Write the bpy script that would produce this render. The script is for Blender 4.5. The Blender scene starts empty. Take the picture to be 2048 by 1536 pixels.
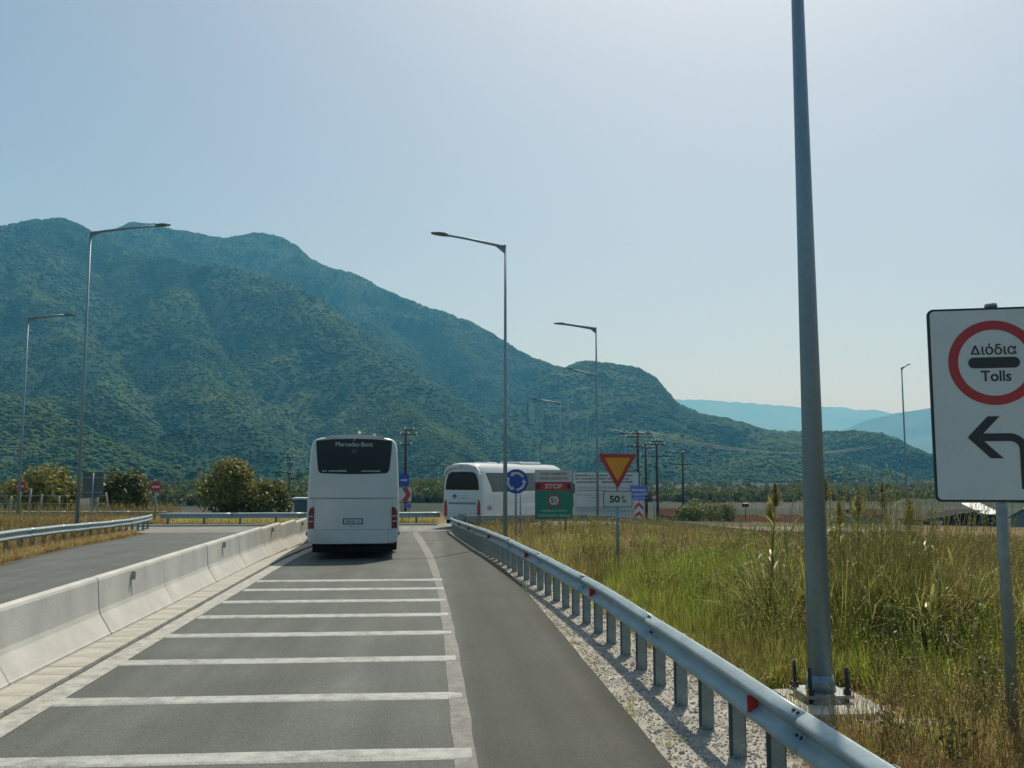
import bpy, bmesh, math, random
import numpy as np
from mathutils import Vector, Matrix, Euler

random.seed(7)
RNG = np.random.default_rng(11)
R = math.radians
scene = bpy.context.scene
COL = scene.collection

# ------------------------------------------------------------------ camera
cam_data = bpy.data.cameras.new('camera')
cam = bpy.data.objects.new('camera', cam_data)
COL.objects.link(cam)
cam.location = (0, 0, 2.3)
cam.rotation_euler = (R(90 + 5.774), 0, R(-5.148))
cam_data.sensor_width = 36
cam_data.lens = 31.64
cam_data.clip_start = 0.1
cam_data.clip_end = 60000
scene.camera = cam

# ------------------------------------------------------------------ sky and sun
SUN_EL, SUN_AZ = 58.0, 23.0          # azimuth clockwise from +Y (the road's direction)
world = bpy.data.worlds.new('World')
scene.world = world
world.use_nodes = True
wn = world.node_tree
bg = wn.nodes['Background']
sky = wn.nodes.new('ShaderNodeTexSky')
sky.sky_type = 'NISHITA'
sky.sun_disc = False
sky.sun_elevation = R(SUN_EL)
sky.sun_rotation = R(SUN_AZ)
sky.altitude = 50
sky.air_density = 0.62
sky.dust_density = 2.8
sky.ozone_density = 3.0
glass = wn.nodes.new('ShaderNodeMix'); glass.data_type = 'RGBA'; glass.blend_type = 'MULTIPLY'; glass.inputs[0].default_value = 1.0
glass.inputs[7].default_value = (0.98, 1.05, 0.965, 1)      # a faint cool cast over the whole sky
wn.links.new(sky.outputs[0], glass.inputs[6]); wn.links.new(glass.outputs[2], bg.inputs[0])
bg.inputs[1].default_value = 0.127
sun_data = bpy.data.lights.new('sun', 'SUN')
sun_data.energy = 4.9
sun_data.angle = R(0.53)
sun_data.color = (0.97, 0.96, 0.85)
sun = bpy.data.objects.new('sun', sun_data)
COL.objects.link(sun)
sd = Vector((math.sin(R(SUN_AZ)) * math.cos(R(SUN_EL)), math.cos(R(SUN_AZ)) * math.cos(R(SUN_EL)), math.sin(R(SUN_EL))))
sun.rotation_euler = sd.to_track_quat('Z', 'Y').to_euler()
sun.location = sd * 60

scene.view_settings.view_transform = 'Standard'
scene.view_settings.look = 'None'
scene.view_settings.exposure = 0.0
scene.view_settings.gamma = 1.0
scene.view_settings.use_curve_mapping = False
scene.cycles.use_denoising = True
scene.cycles.max_bounces = 6
scene.cycles.volume_bounces = 3
scene.cycles.transparent_max_bounces = 6

# ------------------------------------------------------------------ helpers
def ss(a, b, v):
    t = np.clip((np.asarray(v, dtype=float) - a) / (b - a), 0, 1)
    return t * t * (3 - 2 * t)

def ground_z(x, y):
    x = np.asarray(x, dtype=float); y = np.asarray(y, dtype=float)
    return -0.6 * ss(22, 50, y) - 0.9 * ss(8, 20, x) * ss(16, 46, y) - 5.5 * ss(62, 190, np.hypot(x, y))

def gz(x, y):
    return float(ground_z(x, y))

def _hash(ix, iy, seed):
    h = (ix.astype(np.int64) * 374761393 + iy.astype(np.int64) * 668265263 + seed * 974634777) & 0x7fffffff
    h = ((h ^ (h >> 13)) * 1274126177) & 0x7fffffff
    return ((h ^ (h >> 16)) & 0xffff) / 65535.0

def vnoise(x, y, seed=0):
    x = np.asarray(x, dtype=float); y = np.asarray(y, dtype=float)
    ix = np.floor(x); iy = np.floor(y)
    fx = x - ix; fy = y - iy
    fx = fx * fx * (3 - 2 * fx); fy = fy * fy * (3 - 2 * fy)
    a = _hash(ix, iy, seed); b = _hash(ix + 1, iy, seed); c = _hash(ix, iy + 1, seed); d = _hash(ix + 1, iy + 1, seed)
    return (a * (1 - fx) + b * fx) * (1 - fy) + (c * (1 - fx) + d * fx) * fy

def fbm(x, y, octaves=4, seed=0):
    s = 0; a = 0.5
    for o in range(octaves):
        s = s + a * vnoise(np.asarray(x) * 2 ** o, np.asarray(y) * 2 ** o, seed + o)
        a *= 0.5
    return s

# ---- materials
def new_mat(name):
    m = bpy.data.materials.new(name)
    m.use_nodes = True
    return m, m.node_tree, m.node_tree.nodes['Principled BSDF']

def pmat(name, col, var=0.18, scale=4.0, rough=0.6, metal=0.0, bump=0.0, bump_scale=40.0, spec=0.5, stretch=(1, 1, 1), coat=0.0, fine=0.0, fine_scale=90.0):
    """noise-varied principled material in object space"""
    m, nt, b = new_mat(name)
    N, L = nt.nodes, nt.links
    tc = N.new('ShaderNodeTexCoord'); mp = N.new('ShaderNodeMapping')
    mp.inputs['Scale'].default_value = stretch
    L.new(tc.outputs['Object'], mp.inputs[0])
    nz = N.new('ShaderNodeTexNoise'); nz.inputs['Scale'].default_value = scale; nz.inputs['Detail'].default_value = 6
    L.new(mp.outputs[0], nz.inputs[0])
    rp = N.new('ShaderNodeValToRGB')
    lo = [max(0, c * (1 - var)) for c in col]; hi = [min(1, c * (1 + var)) for c in col]
    rp.color_ramp.elements[0].position = 0.3; rp.color_ramp.elements[1].position = 0.7
    rp.color_ramp.elements[0].color = (*lo, 1); rp.color_ramp.elements[1].color = (*hi, 1)
    L.new(nz.outputs[0], rp.inputs[0])
    out = rp.outputs[0]
    if fine > 0:
        n2 = N.new('ShaderNodeTexNoise'); n2.inputs['Scale'].default_value = fine_scale; n2.inputs['Detail'].default_value = 3
        L.new(tc.outputs['Object'], n2.inputs[0])
        r2 = N.new('ShaderNodeMapRange'); r2.inputs[1].default_value = 0.3; r2.inputs[2].default_value = 0.7
        r2.inputs[3].default_value = 1 - fine; r2.inputs[4].default_value = 1 + fine
        L.new(n2.outputs[0], r2.inputs[0])
        mx = N.new('ShaderNodeMix'); mx.data_type = 'RGBA'; mx.blend_type = 'MULTIPLY'; mx.inputs[0].default_value = 1
        L.new(out, mx.inputs[6]); L.new(r2.outputs[0], mx.inputs[7])
        out = mx.outputs[2]
    L.new(out, b.inputs['Base Color'])
    b.inputs['Roughness'].default_value = rough
    b.inputs['Metallic'].default_value = metal
    b.inputs['Specular IOR Level'].default_value = spec
    b.inputs['Coat Weight'].default_value = coat
    if bump > 0:
        n3 = N.new('ShaderNodeTexNoise'); n3.inputs['Scale'].default_value = bump_scale; n3.inputs['Detail'].default_value = 4
        L.new(tc.outputs['Object'], n3.inputs[0])
        bp = N.new('ShaderNodeBump'); bp.inputs['Strength'].default_value = bump; bp.inputs['Distance'].default_value = 0.01
        L.new(n3.outputs[0], bp.inputs['Height']); L.new(bp.outputs[0], b.inputs['Normal'])
    return m

def leaf_mat(name, c_lo, c_hi, trans=0.35, rough=0.55):
    """thin leaves: diffuse + translucent, colour differs leaf tuft by leaf tuft"""
    m = bpy.data.materials.new(name); m.use_nodes = True
    nt = m.node_tree; N, L = nt.nodes, nt.links
    N.clear()
    out = N.new('ShaderNodeOutputMaterial')
    oi = N.new('ShaderNodeObjectInfo'); geo = N.new('ShaderNodeNewGeometry')
    ad = N.new('ShaderNodeMath'); ad.operation = 'ADD'
    L.new(oi.outputs['Random'], ad.inputs[0])
    sc = N.new('ShaderNodeMath'); sc.operation = 'MULTIPLY'; sc.inputs[1].default_value = 1.0
    L.new(geo.outputs['Random Per Island'], sc.inputs[0]); L.new(sc.outputs[0], ad.inputs[1])
    hf = N.new('ShaderNodeMath'); hf.operation = 'MULTIPLY'; hf.inputs[1].default_value = 0.5
    L.new(ad.outputs[0], hf.inputs[0])
    rp = N.new('ShaderNodeValToRGB')
    rp.color_ramp.elements[0].color = (*c_lo, 1); rp.color_ramp.elements[1].color = (*c_hi, 1)
    rp.color_ramp.elements[0].position = 0.15; rp.color_ramp.elements[1].position = 0.85
    L.new(hf.outputs[0], rp.inputs[0])
    p = N.new('ShaderNodeBsdfPrincipled'); p.inputs['Roughness'].default_value = rough; p.inputs['Specular IOR Level'].default_value = 0.35
    t = N.new('ShaderNodeBsdfTranslucent')
    mx = N.new('ShaderNodeMixShader'); mx.inputs[0].default_value = trans
    L.new(rp.outputs[0], p.inputs['Base Color']); L.new(rp.outputs[0], t.inputs[0])
    L.new(p.outputs[0], mx.inputs[1]); L.new(t.outputs[0], mx.inputs[2]); L.new(mx.outputs[0], out.inputs[0])
    return m

# ---- mesh building
class MB:
    """collects simple shapes; build() links them as one mesh object"""
    def __init__(self):
        self.v = []; self.f = []; self.smooth = []
    def add(self, verts, faces, smooth=False):
        o = len(self.v)
        self.v += [tuple(p) for p in verts]
        self.f += [tuple(i + o for i in f) for f in faces]
        self.smooth += [smooth] * len(faces)
        return self
    def box(self, x0, x1, y0, y1, z0, z1, bev=0.0):
        if bev <= 0:
            v = [(x, y, z) for z in (z0, z1) for y in (y0, y1) for x in (x0, x1)]
            f = [(0, 2, 3, 1), (4, 5, 7, 6), (0, 1, 5, 4), (2, 6, 7, 3), (0, 4, 6, 2), (1, 3, 7, 5)]
            return self.add(v, f)
        bm = bmesh.new()
        bmesh.ops.create_cube(bm, size=1)
        for q in bm.verts:
            q.co = Vector(((x0 + x1) / 2 + q.co.x * (x1 - x0), (y0 + y1) / 2 + q.co.y * (y1 - y0), (z0 + z1) / 2 + q.co.z * (z1 - z0)))
        bmesh.ops.bevel(bm, geom=list(bm.edges), offset=bev, segments=2, affect='EDGES', profile=0.5)
        bm.verts.index_update()
        self.add([q.co[:] for q in bm.verts], [[q.index for q in f.verts] for f in bm.faces])
        bm.free()
        return self
    def tube(self, pts, radii, n=10, cap=True, smooth=True):
        pts = [Vector(p) for p in pts]
        if not hasattr(radii, '__len__'): radii = [radii] * len(pts)
        vs = []; ref = None
        for i, p in enumerate(pts):
            d = (pts[min(i + 1, len(pts) - 1)] - pts[max(i - 1, 0)]).normalized()
            if ref is None:
                ref = Vector((1, 0, 0)) if abs(d.x) < 0.9 else Vector((0, 1, 0))
            a = (ref - d * ref.dot(d)).normalized(); ref = a
            b = d.cross(a)
            for k in range(n):
                t = 2 * math.pi * k / n
                vs.append(p + (a * math.cos(t) + b * math.sin(t)) * radii[i])
        fs = []
        for i in range(len(pts) - 1):
            for k in range(n):
                fs.append((i * n + k, i * n + (k + 1) % n, (i + 1) * n + (k + 1) % n, (i + 1) * n + k))
        self.add(vs, fs, smooth)
        if cap:
            o = len(self.v) - len(vs)
            self.f.append(tuple(o + k for k in reversed(range(n)))); self.smooth.append(False)
            self.f.append(tuple(o + (len(pts) - 1) * n + k for k in range(n))); self.smooth.append(False)
        return self
    def prism(self, poly, y0, y1):
        """extrude an (x, z) outline along y; front at y0"""
        n = len(poly)
        v = [(x, y0, z) for x, z in poly] + [(x, y1, z) for x, z in poly]
        f = [tuple(range(n)), tuple(reversed(range(n, 2 * n)))]
        f += [(i, i + n, (i + 1) % n + n, (i + 1) % n) for i in range(n)]
        return self.add(v, f)
    def build(self, name, mat, parent=None, loc=None, rot=None):
        me = bpy.data.meshes.new(name)
        me.from_pydata(self.v, [], self.f)
        me.polygons.foreach_set('use_smooth', self.smooth)
        if mat: me.materials.append(mat)
        me.update()
        return link(name, me, parent, loc, rot)

def link(name, data, parent=None, loc=None, rot=None):
    o = bpy.data.objects.new(name, data)
    COL.objects.link(o)
    if parent is not None: o.parent = parent
    if loc is not None: o.location = loc
    if rot is not None: o.rotation_euler = rot
    return o

def fix_normals(o):
    bm = bmesh.new(); bm.from_mesh(o.data)
    bmesh.ops.recalc_face_normals(bm, faces=bm.faces)
    bm.to_mesh(o.data); bm.free()
    return o

def np_mesh(name, verts, faces, mat, smooth=True, parent=None):
    me = bpy.data.meshes.new(name)
    me.from_pydata(np.asarray(verts).tolist(), [], np.asarray(faces).tolist())
    me.polygons.foreach_set('use_smooth', [smooth] * len(me.polygons))
    if mat: me.materials.append(mat)
    me.update()
    return link(name, me, parent)

def grid_faces(nr, nc):
    i = np.arange((nr - 1) * (nc - 1)); r = i // (nc - 1); c = i % (nc - 1); a = r * nc + c
    return np.stack([a, a + 1, a + nc + 1, a + nc], 1)

def thing(name, label, cat, loc=(0, 0, 0), rotz=0, group=None):
    o = bpy.data.objects.new(name, None); COL.objects.link(o)
    o.empty_display_size = 0.2
    o.location = loc; o.rotation_euler = (0, 0, rotz)
    return tag(o, label, cat, group)

def tag(o, label=None, cat=None, group=None, kind=None):
    if label: o['label'] = label
    if cat: o['category'] = cat
    if group: o['group'] = group
    if kind: o['kind'] = kind
    return o

def copy_tree(o, parent=None):
    c = o.copy(); COL.objects.link(c); c.parent = parent
    for ch in list(o.children):
        copy_tree(ch, c)
    return c

def text(body, size, mat, parent, loc, name='lettering', width=None, rot=(R(90), 0, 0), depth=0.002, height=None, align='CENTER', bold=0.0):
    cu = bpy.data.curves.new('lettering', 'FONT')
    cu.body = body; cu.size = size; cu.align_x = align; cu.align_y = 'CENTER'
    cu.extrude = depth; cu.offset = bold; cu.resolution_u = 4
    tmp = bpy.data.objects.new('tmp', cu); COL.objects.link(tmp)
    dg = bpy.context.evaluated_depsgraph_get()
    me = bpy.data.meshes.new_from_object(tmp.evaluated_get(dg))
    bpy.data.objects.remove(tmp)
    xs = [v.co.x for v in me.vertices]; ys = [v.co.y for v in me.vertices]
    cx, cy = (min(xs) + max(xs)) / 2, (min(ys) + max(ys)) / 2
    sx = width / (max(xs) - min(xs)) if width else 1
    sy = height / (max(ys) - min(ys)) if height else (sx if width else 1)
    for v in me.vertices:
        v.co.x = (v.co.x - cx) * sx; v.co.y = (v.co.y - cy) * sy
    me.materials.clear(); me.materials.append(mat)
    return link(name, me, parent, loc, rot)

def rounded_rect(w, h, r, n=5, cx=0, cz=0):
    pts = []
    for sx, sz, a0 in ((1, 1, 0), (-1, 1, 90), (-1, -1, 180), (1, -1, 270)):
        for k in range(n + 1):
            a = R(a0 + 90 * k / n)
            pts.append((cx + sx * (w / 2 - r) + r * math.cos(a), cz + sz * (h / 2 - r) + r * math.sin(a)))
    return pts

def disc(r, n=40, cx=0, cz=0):
    return [(cx + r * math.cos(2 * math.pi * k / n), cz + r * math.sin(2 * math.pi * k / n)) for k in range(n)]

def ring(mb, r0, r1, y0, y1, a0=0, a1=360, n=48, cx=0, cz=0):
    full = abs(a1 - a0) >= 360
    m = n if full else n + 1
    v = []
    for y in (y0, y1):
        for r in (r0, r1):
            for k in range(m):
                a = R(a0 + (a1 - a0) * k / n)
                v.append((cx + r * math.cos(a), y, cz + r * math.sin(a)))
    f = []
    for k in range(n):
        k2 = (k + 1) % m
        f += [(k, k2, m + k2, m + k), (2 * m + k, 3 * m + k, 3 * m + k2, 2 * m + k2), (m + k, m + k2, 3 * m + k2, 3 * m + k), (k, 2 * m + k, 2 * m + k2, k2)]
    if not full:
        f += [(0, m, 3 * m, 2 * m), (n, 2 * m + n, 3 * m + n, m + n)]
    return mb.add(v, f)

ORD = ['first', 'second', 'third', 'fourth', 'fifth', 'sixth', 'seventh', 'eighth', 'ninth', 'tenth', 'eleventh', 'twelfth', 'thirteenth', 'fourteenth', 'fifteenth', 'sixteenth']

def scatter(name, label, pts, rots, scales, picks, templates):
    """uncountable small growth: one object whose points carry small meshes"""
    me = bpy.data.meshes.new(name)
    n = len(pts)
    me.vertices.add(n)
    me.vertices.foreach_set('co', np.asarray(pts, dtype=np.float32).ravel())
    for nm, ty, arr in (('turn', 'FLOAT_VECTOR', rots), ('grow', 'FLOAT_VECTOR', scales), ('sort', 'INT', picks)):
        at = me.attributes.new(nm, ty, 'POINT')
        if ty == 'INT': at.data.foreach_set('value', np.asarray(arr, dtype=np.int32))
        else: at.data.foreach_set('vector', np.asarray(arr, dtype=np.float32).ravel())
    o = link(name, me)
    tcol = bpy.data.collections.new(name + '_forms')
    for t in templates: tcol.objects.link(t)
    ng = bpy.data.node_groups.new(name, 'GeometryNodeTree')
    ng.interface.new_socket('Geometry', in_out='INPUT', socket_type='NodeSocketGeometry')
    ng.interface.new_socket('Geometry', in_out='OUTPUT', socket_type='NodeSocketGeometry')
    N, L = ng.nodes, ng.links
    gi = N.new('NodeGroupInput'); go = N.new('NodeGroupOutput')
    ci = N.new('GeometryNodeCollectionInfo'); ci.inputs[0].default_value = tcol
    ci.inputs[1].default_value = True; ci.inputs[2].default_value = True
    ip = N.new('GeometryNodeInstanceOnPoints')
    L.new(gi.outputs[0], ip.inputs['Points']); L.new(ci.outputs[0], ip.inputs['Instance'])
    ip.inputs['Pick Instance'].default_value = True
    for nm, ty, sock in (('turn', 'FLOAT_VECTOR', 'Rotation'), ('grow', 'FLOAT_VECTOR', 'Scale'), ('sort', 'INT', 'Instance Index')):
        na = N.new('GeometryNodeInputNamedAttribute'); na.data_type = ty; na.inputs[0].default_value = nm
        L.new(na.outputs[0], ip.inputs[sock])
    L.new(ip.outputs[0], go.inputs[0])
    md = o.modifiers.new('scatter', 'NODES'); md.node_group = ng
    return tag(o, label, name.split('_')[-1], kind='stuff')

def template(mb, name, mat):
    me = bpy.data.meshes.new(name)
    me.from_pydata(mb.v, [], mb.f)
    me.polygons.foreach_set('use_smooth', mb.smooth)
    me.materials.append(mat); me.update()
    return bpy.data.objects.new(name, me)

# ------------------------------------------------------------------ materials
def ground_material():
    m, nt, b = new_mat('dry_soil')
    N, L = nt.nodes, nt.links
    tc = N.new('ShaderNodeTexCoord')
    n1 = N.new('ShaderNodeTexNoise'); n1.inputs['Scale'].default_value = 0.35; n1.inputs['Detail'].default_value = 8
    n2 = N.new('ShaderNodeTexNoise'); n2.inputs['Scale'].default_value = 9; n2.inputs['Detail'].default_value = 8
    n3 = N.new('ShaderNodeTexNoise'); n3.inputs['Scale'].default_value = 0.012; n3.inputs['Detail'].default_value = 5
    for n in (n1, n2, n3): L.new(tc.outputs['Object'], n.inputs[0])
    r1 = N.new('ShaderNodeValToRGB'); e = r1.color_ramp.elements
    e[0].position = 0.35; e[0].color = (0.13, 0.085, 0.042, 1); e[1].position = 0.65; e[1].color = (0.26, 0.19, 0.095, 1)
    L.new(n1.outputs[0], r1.inputs[0])
    r2 = N.new('ShaderNodeValToRGB'); e = r2.color_ramp.elements
    e[0].position = 0.3; e[0].color = (0.55, 0.55, 0.55, 1); e[1].position = 0.7; e[1].color = (1.2, 1.2, 1.15, 1)
    L.new(n2.outputs[0], r2.inputs[0])
    mx = N.new('ShaderNodeMix'); mx.data_type = 'RGBA'; mx.blend_type = 'MULTIPLY'; mx.inputs[0].default_value = 1
    L.new(r1.outputs[0], mx.inputs[6]); L.new(r2.outputs[0], mx.inputs[7])
    # fields of the plain: patches of green and of stubble
    r3 = N.new('ShaderNodeValToRGB'); e = r3.color_ramp.elements
    e[0].position = 0.45; e[0].color = (0.03, 0.042, 0.028, 1); e[1].position = 0.62; e[1].color = (0.068, 0.06, 0.054, 1)
    L.new(n3.outputs[0], r3.inputs[0])
    sp = N.new('ShaderNodeSeparateXYZ'); L.new(tc.outputs['Object'], sp.inputs[0])
    mr = N.new('ShaderNodeMapRange'); mr.inputs[1].default_value = 56; mr.inputs[2].default_value = 80
    L.new(sp.outputs[1], mr.inputs[0])
    m2 = N.new('ShaderNodeMix'); m2.data_type = 'RGBA'
    L.new(mr.outputs[0], m2.inputs[0]); L.new(mx.outputs[2], m2.inputs[6]); L.new(r3.outputs[0], m2.inputs[7])
    L.new(m2.outputs[2], b.inputs['Base Color'])
    b.inputs['Roughness'].default_value = 0.95; b.inputs['Specular IOR Level'].default_value = 0.1
    bp = N.new('ShaderNodeBump'); bp.inputs['Strength'].default_value = 0.6; bp.inputs['Distance'].default_value = 0.05
    L.new(n2.outputs[0], bp.inputs['Height']); L.new(bp.outputs[0], b.inputs['Normal'])
    return m

def asphalt_material(name, lane, shoulder, x_split=None):
    m, nt, b = new_mat(name)
    N, L = nt.nodes, nt.links
    tc = N.new('ShaderNodeTexCoord')
    sp = N.new('ShaderNodeSeparateXYZ'); L.new(tc.outputs['Object'], sp.inputs[0])
    mp = N.new('ShaderNodeMapping'); mp.inputs['Scale'].default_value = (1.6, 0.10, 1)
    L.new(tc.outputs['Object'], mp.inputs[0])
    ns = N.new('ShaderNodeTexNoise'); ns.inputs['Scale'].default_value = 1.6; ns.inputs['Detail'].default_value = 5   # long wear streaks
    L.new(mp.outputs[0], ns.inputs[0])
    nb = N.new('ShaderNodeTexNoise'); nb.inputs['Scale'].default_value = 0.7; nb.inputs['Detail'].default_value = 6
    nf = N.new('ShaderNodeTexNoise'); nf.inputs['Scale'].default_value = 55; nf.inputs['Detail'].default_value = 2
    vo = N.new('ShaderNodeTexVoronoi'); vo.inputs['Scale'].default_value = 70
    for n in (nb, nf, vo): L.new(tc.outputs['Object'], n.inputs[0])
    base = N.new('ShaderNodeMix'); base.data_type = 'RGBA'
    base.inputs[6].default_value = (*lane, 1); base.inputs[7].default_value = (*shoulder, 1)
    if x_split is None: base.inputs[0].default_value = 0
    else:
        mr = N.new('ShaderNodeMapRange'); mr.interpolation_type = 'SMOOTHSTEP'
        mr.inputs[1].default_value = x_split - 0.1; mr.inputs[2].default_value = x_split + 0.25
        L.new(sp.outputs[0], mr.inputs[0]); L.new(mr.outputs[0], base.inputs[0])
    cur = base.outputs[2]
    if x_split is not None:
        for cx_, hw, k in ((-2.95, 0.42, 1.10), (-0.85, 0.42, 1.10), (-1.9, 0.35, 0.90), (1.1, 0.5, 0.93)):
            d1 = N.new('ShaderNodeMath'); d1.operation = 'SUBTRACT'; d1.inputs[1].default_value = cx_; L.new(sp.outputs[0], d1.inputs[0])
            d2 = N.new('ShaderNodeMath'); d2.operation = 'ABSOLUTE'; L.new(d1.outputs[0], d2.inputs[0])
            r = N.new('ShaderNodeMapRange'); r.interpolation_type = 'SMOOTHSTEP'; r.inputs[1].default_value = 0.05; r.inputs[2].default_value = hw; r.inputs[3].default_value = k; r.inputs[4].default_value = 1.0
            L.new(d2.outputs[0], r.inputs[0])
            mx = N.new('ShaderNodeMix'); mx.data_type = 'RGBA'; mx.blend_type = 'MULTIPLY'; mx.inputs[0].default_value = 1
            L.new(cur, mx.inputs[6]); L.new(r.outputs[0], mx.inputs[7]); cur = mx.outputs[2]
    for src, lo, hi, a, c in ((ns.outputs[0], 0.3, 0.7, 0.86, 1.16), (nb.outputs[0], 0.3, 0.7, 0.85, 1.13), (nf.outputs[0], 0.3, 0.7, 0.72, 1.28), (vo.outputs['Distance'], 0.0, 0.9, 1.18, 0.8)):
        r = N.new('ShaderNodeMapRange'); r.inputs[1].default_value = lo; r.inputs[2].default_value = hi; r.inputs[3].default_value = a; r.inputs[4].default_value = c
        L.new(src, r.inputs[0])
        mx = N.new('ShaderNodeMix'); mx.data_type = 'RGBA'; mx.blend_type = 'MULTIPLY'; mx.inputs[0].default_value = 1
        L.new(cur, mx.inputs[6]); L.new(r.outputs[0], mx.inputs[7]); cur = mx.outputs[2]
    L.new(cur, b.inputs['Base Color'])
    b.inputs['Roughness'].default_value = 0.72; b.inputs['Specular IOR Level'].default_value = 0.22
    bp = N.new('ShaderNodeBump'); bp.inputs['Strength'].default_value = 0.5; bp.inputs['Distance'].default_value = 0.006
    L.new(vo.outputs['Distance'], bp.inputs['Height']); L.new(bp.outputs[0], b.inputs['Normal'])
    return m

def paint_material(name, cover=0.5, col=(0.72, 0.73, 0.70)):
    """road paint worn through to the asphalt"""
    m, nt, b = new_mat(name)
    N, L = nt.nodes, nt.links
    tc = N.new('ShaderNodeTexCoord')
    n1 = N.new('ShaderNodeTexNoise'); n1.inputs['Scale'].default_value = 5; n1.inputs['Detail'].default_value = 9; n1.inputs['Roughness'].default_value = 0.75
    n2 = N.new('ShaderNodeTexNoise'); n2.inputs['Scale'].default_value = 45; n2.inputs['Detail'].default_value = 4
    for n in (n1, n2): L.new(tc.outputs['Object'], n.inputs[0])
    ad = N.new('ShaderNodeMath'); ad.operation = 'ADD'; L.new(n1.outputs[0], ad.inputs[0])
    ml = N.new('ShaderNodeMath'); ml.operation = 'MULTIPLY'; ml.inputs[1].default_value = 0.5; L.new(n2.outputs[0], ml.inputs[0]); L.new(ml.outputs[0], ad.inputs[1])
    rp = N.new('ShaderNodeValToRGB'); e = rp.color_ramp.elements
    e[0].position = cover - 0.16; e[0].color = (0.085, 0.09, 0.085, 1)
    e[1].position = cover + 0.22; e[1].color = (*col, 1)
    # rubbed thin where the wheels cross it
    cur = ad.outputs[0]
    sp = N.new('ShaderNodeSeparateXYZ'); L.new(tc.outputs['Object'], sp.inputs[0])
    for cx_ in (-2.95, -0.85):
        d1 = N.new('ShaderNodeMath'); d1.operation = 'SUBTRACT'; d1.inputs[1].default_value = cx_; L.new(sp.outputs[0], d1.inputs[0])
        d2 = N.new('ShaderNodeMath'); d2.operation = 'ABSOLUTE'; L.new(d1.outputs[0], d2.inputs[0])
        r = N.new('ShaderNodeMapRange'); r.interpolation_type = 'SMOOTHSTEP'; r.inputs[1].default_value = 0.0; r.inputs[2].default_value = 0.55; r.inputs[3].default_value = 0.06; r.inputs[4].default_value = 0.0
        L.new(d2.outputs[0], r.inputs[0])
        sb = N.new('ShaderNodeMath'); sb.operation = 'SUBTRACT'; L.new(cur, sb.inputs[0]); L.new(r.outputs[0], sb.inputs[1]); cur = sb.outputs[0]
    L.new(cur, rp.inputs[0]); L.new(rp.outputs[0], b.inputs['Base Color'])
    b.inputs['Roughness'].default_value = 0.7
    return m

M = {}
M['soil'] = ground_material()
M['asphalt'] = asphalt_material('asphalt', (0.082, 0.092, 0.086), (0.045, 0.051, 0.044), 0.33)
M['asphalt_ring'] = asphalt_material('asphalt_ring', (0.17, 0.17, 0.16), (0.17, 0.17, 0.16))
M['paint'] = paint_material('stripe_paint', 0.60, (0.32, 0.34, 0.325))
M['paint_worn'] = paint_material('worn_line_paint', 0.78, (0.20, 0.21, 0.20))
M['paint_edge'] = paint_material('edge_line_paint', 0.64, (0.34, 0.345, 0.32))
M['concrete'] = pmat('barrier_concrete', (0.415, 0.415, 0.39), 0.12, 1.3, 0.85, stretch=(2.2, 1.5, 0.7), bump=0.25, bump_scale=30, spec=0.25, fine=0.10, fine_scale=60)
M['concrete_gutter'] = pmat('gutter_concrete', (0.32, 0.315, 0.285), 0.22, 2.5, 0.9, bump=0.3, bump_scale=45, spec=0.2, fine=0.14, fine_scale=70)
M['slot'] = pmat('slot_shade', (0.06, 0.06, 0.055), 0.2, 5, 0.9)
M['gravel'] = pmat('gravel', (0.28, 0.27, 0.245), 0.3, 3, 0.95, bump=0.9, bump_scale=55, spec=0.15, fine=0.35, fine_scale=38)
M['stone'] = pmat('pebble', (0.34, 0.325, 0.295), 0.35, 9, 0.9, spec=0.2)
M['galv'] = pmat('galvanised_steel', (0.25, 0.32, 0.35), 0.14, 3.0, 0.45, metal=0.2, stretch=(1, 1, 5), fine=0.06, fine_scale=25)
M['galv_post'] = pmat('galvanised_post', (0.22, 0.27, 0.28), 0.2, 4, 0.5, metal=0.45, fine=0.1, fine_scale=30)
M['galv_pole'] = pmat('galvanised_pole', (0.18, 0.27, 0.33), 0.14, 1.2, 0.5, metal=0.35, stretch=(3, 3, 0.6), fine=0.06, fine_scale=20)
M['dark_metal'] = pmat('dark_metal', (0.03, 0.032, 0.035), 0.3, 10, 0.5, metal=0.4)
M['red_reflector'] = pmat('red_reflector', (0.55, 0.03, 0.02), 0.1, 10, 0.25)
M['grey_reflector'] = pmat('reflector_grey', (0.25, 0.30, 0.27), 0.15, 10, 0.35)
M['stain'] = pmat('run_off_stain', (0.24, 0.235, 0.21), 0.25, 6, 0.9)
M['bus_white'] = pmat('white_bus_paint', (0.47, 0.50, 0.50), 0.035, 1.2, 0.32, coat=0.5, fine=0.015, fine_scale=8)
M['bus_white2'] = pmat('white_coach_paint', (0.52, 0.54, 0.54), 0.03, 1.2, 0.3, coat=0.5)
M['bus_grey'] = pmat('grey_trim', (0.18, 0.20, 0.21), 0.05, 3, 0.5)
M['seam'] = pmat('panel_seam', (0.10, 0.11, 0.11), 0.1, 5, 0.7)
M['glass'] = pmat('tinted_glass', (0.010, 0.016, 0.021), 0.1, 2, 0.06, spec=0.3)
M['side_glass'] = pmat('side_glass', (0.02, 0.04, 0.05), 0.1, 2, 0.08, spec=0.22)
M['rubber'] = pmat('tyre_rubber', (0.018, 0.018, 0.019), 0.2, 12, 0.85)
M['under'] = pmat('underbody', (0.012, 0.012, 0.013), 0.3, 6, 0.9, spec=0.1)
M['rim'] = pmat('wheel_rim', (0.35, 0.36, 0.37), 0.1, 6, 0.4, metal=0.6)
M['lamp_red'] = pmat('tail_lamp_red', (0.14, 0.012, 0.016), 0.2, 9, 0.15)
M['lamp_clear'] = pmat('lamp_clear', (0.40, 0.30, 0.28), 0.1, 9, 0.2)
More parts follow.
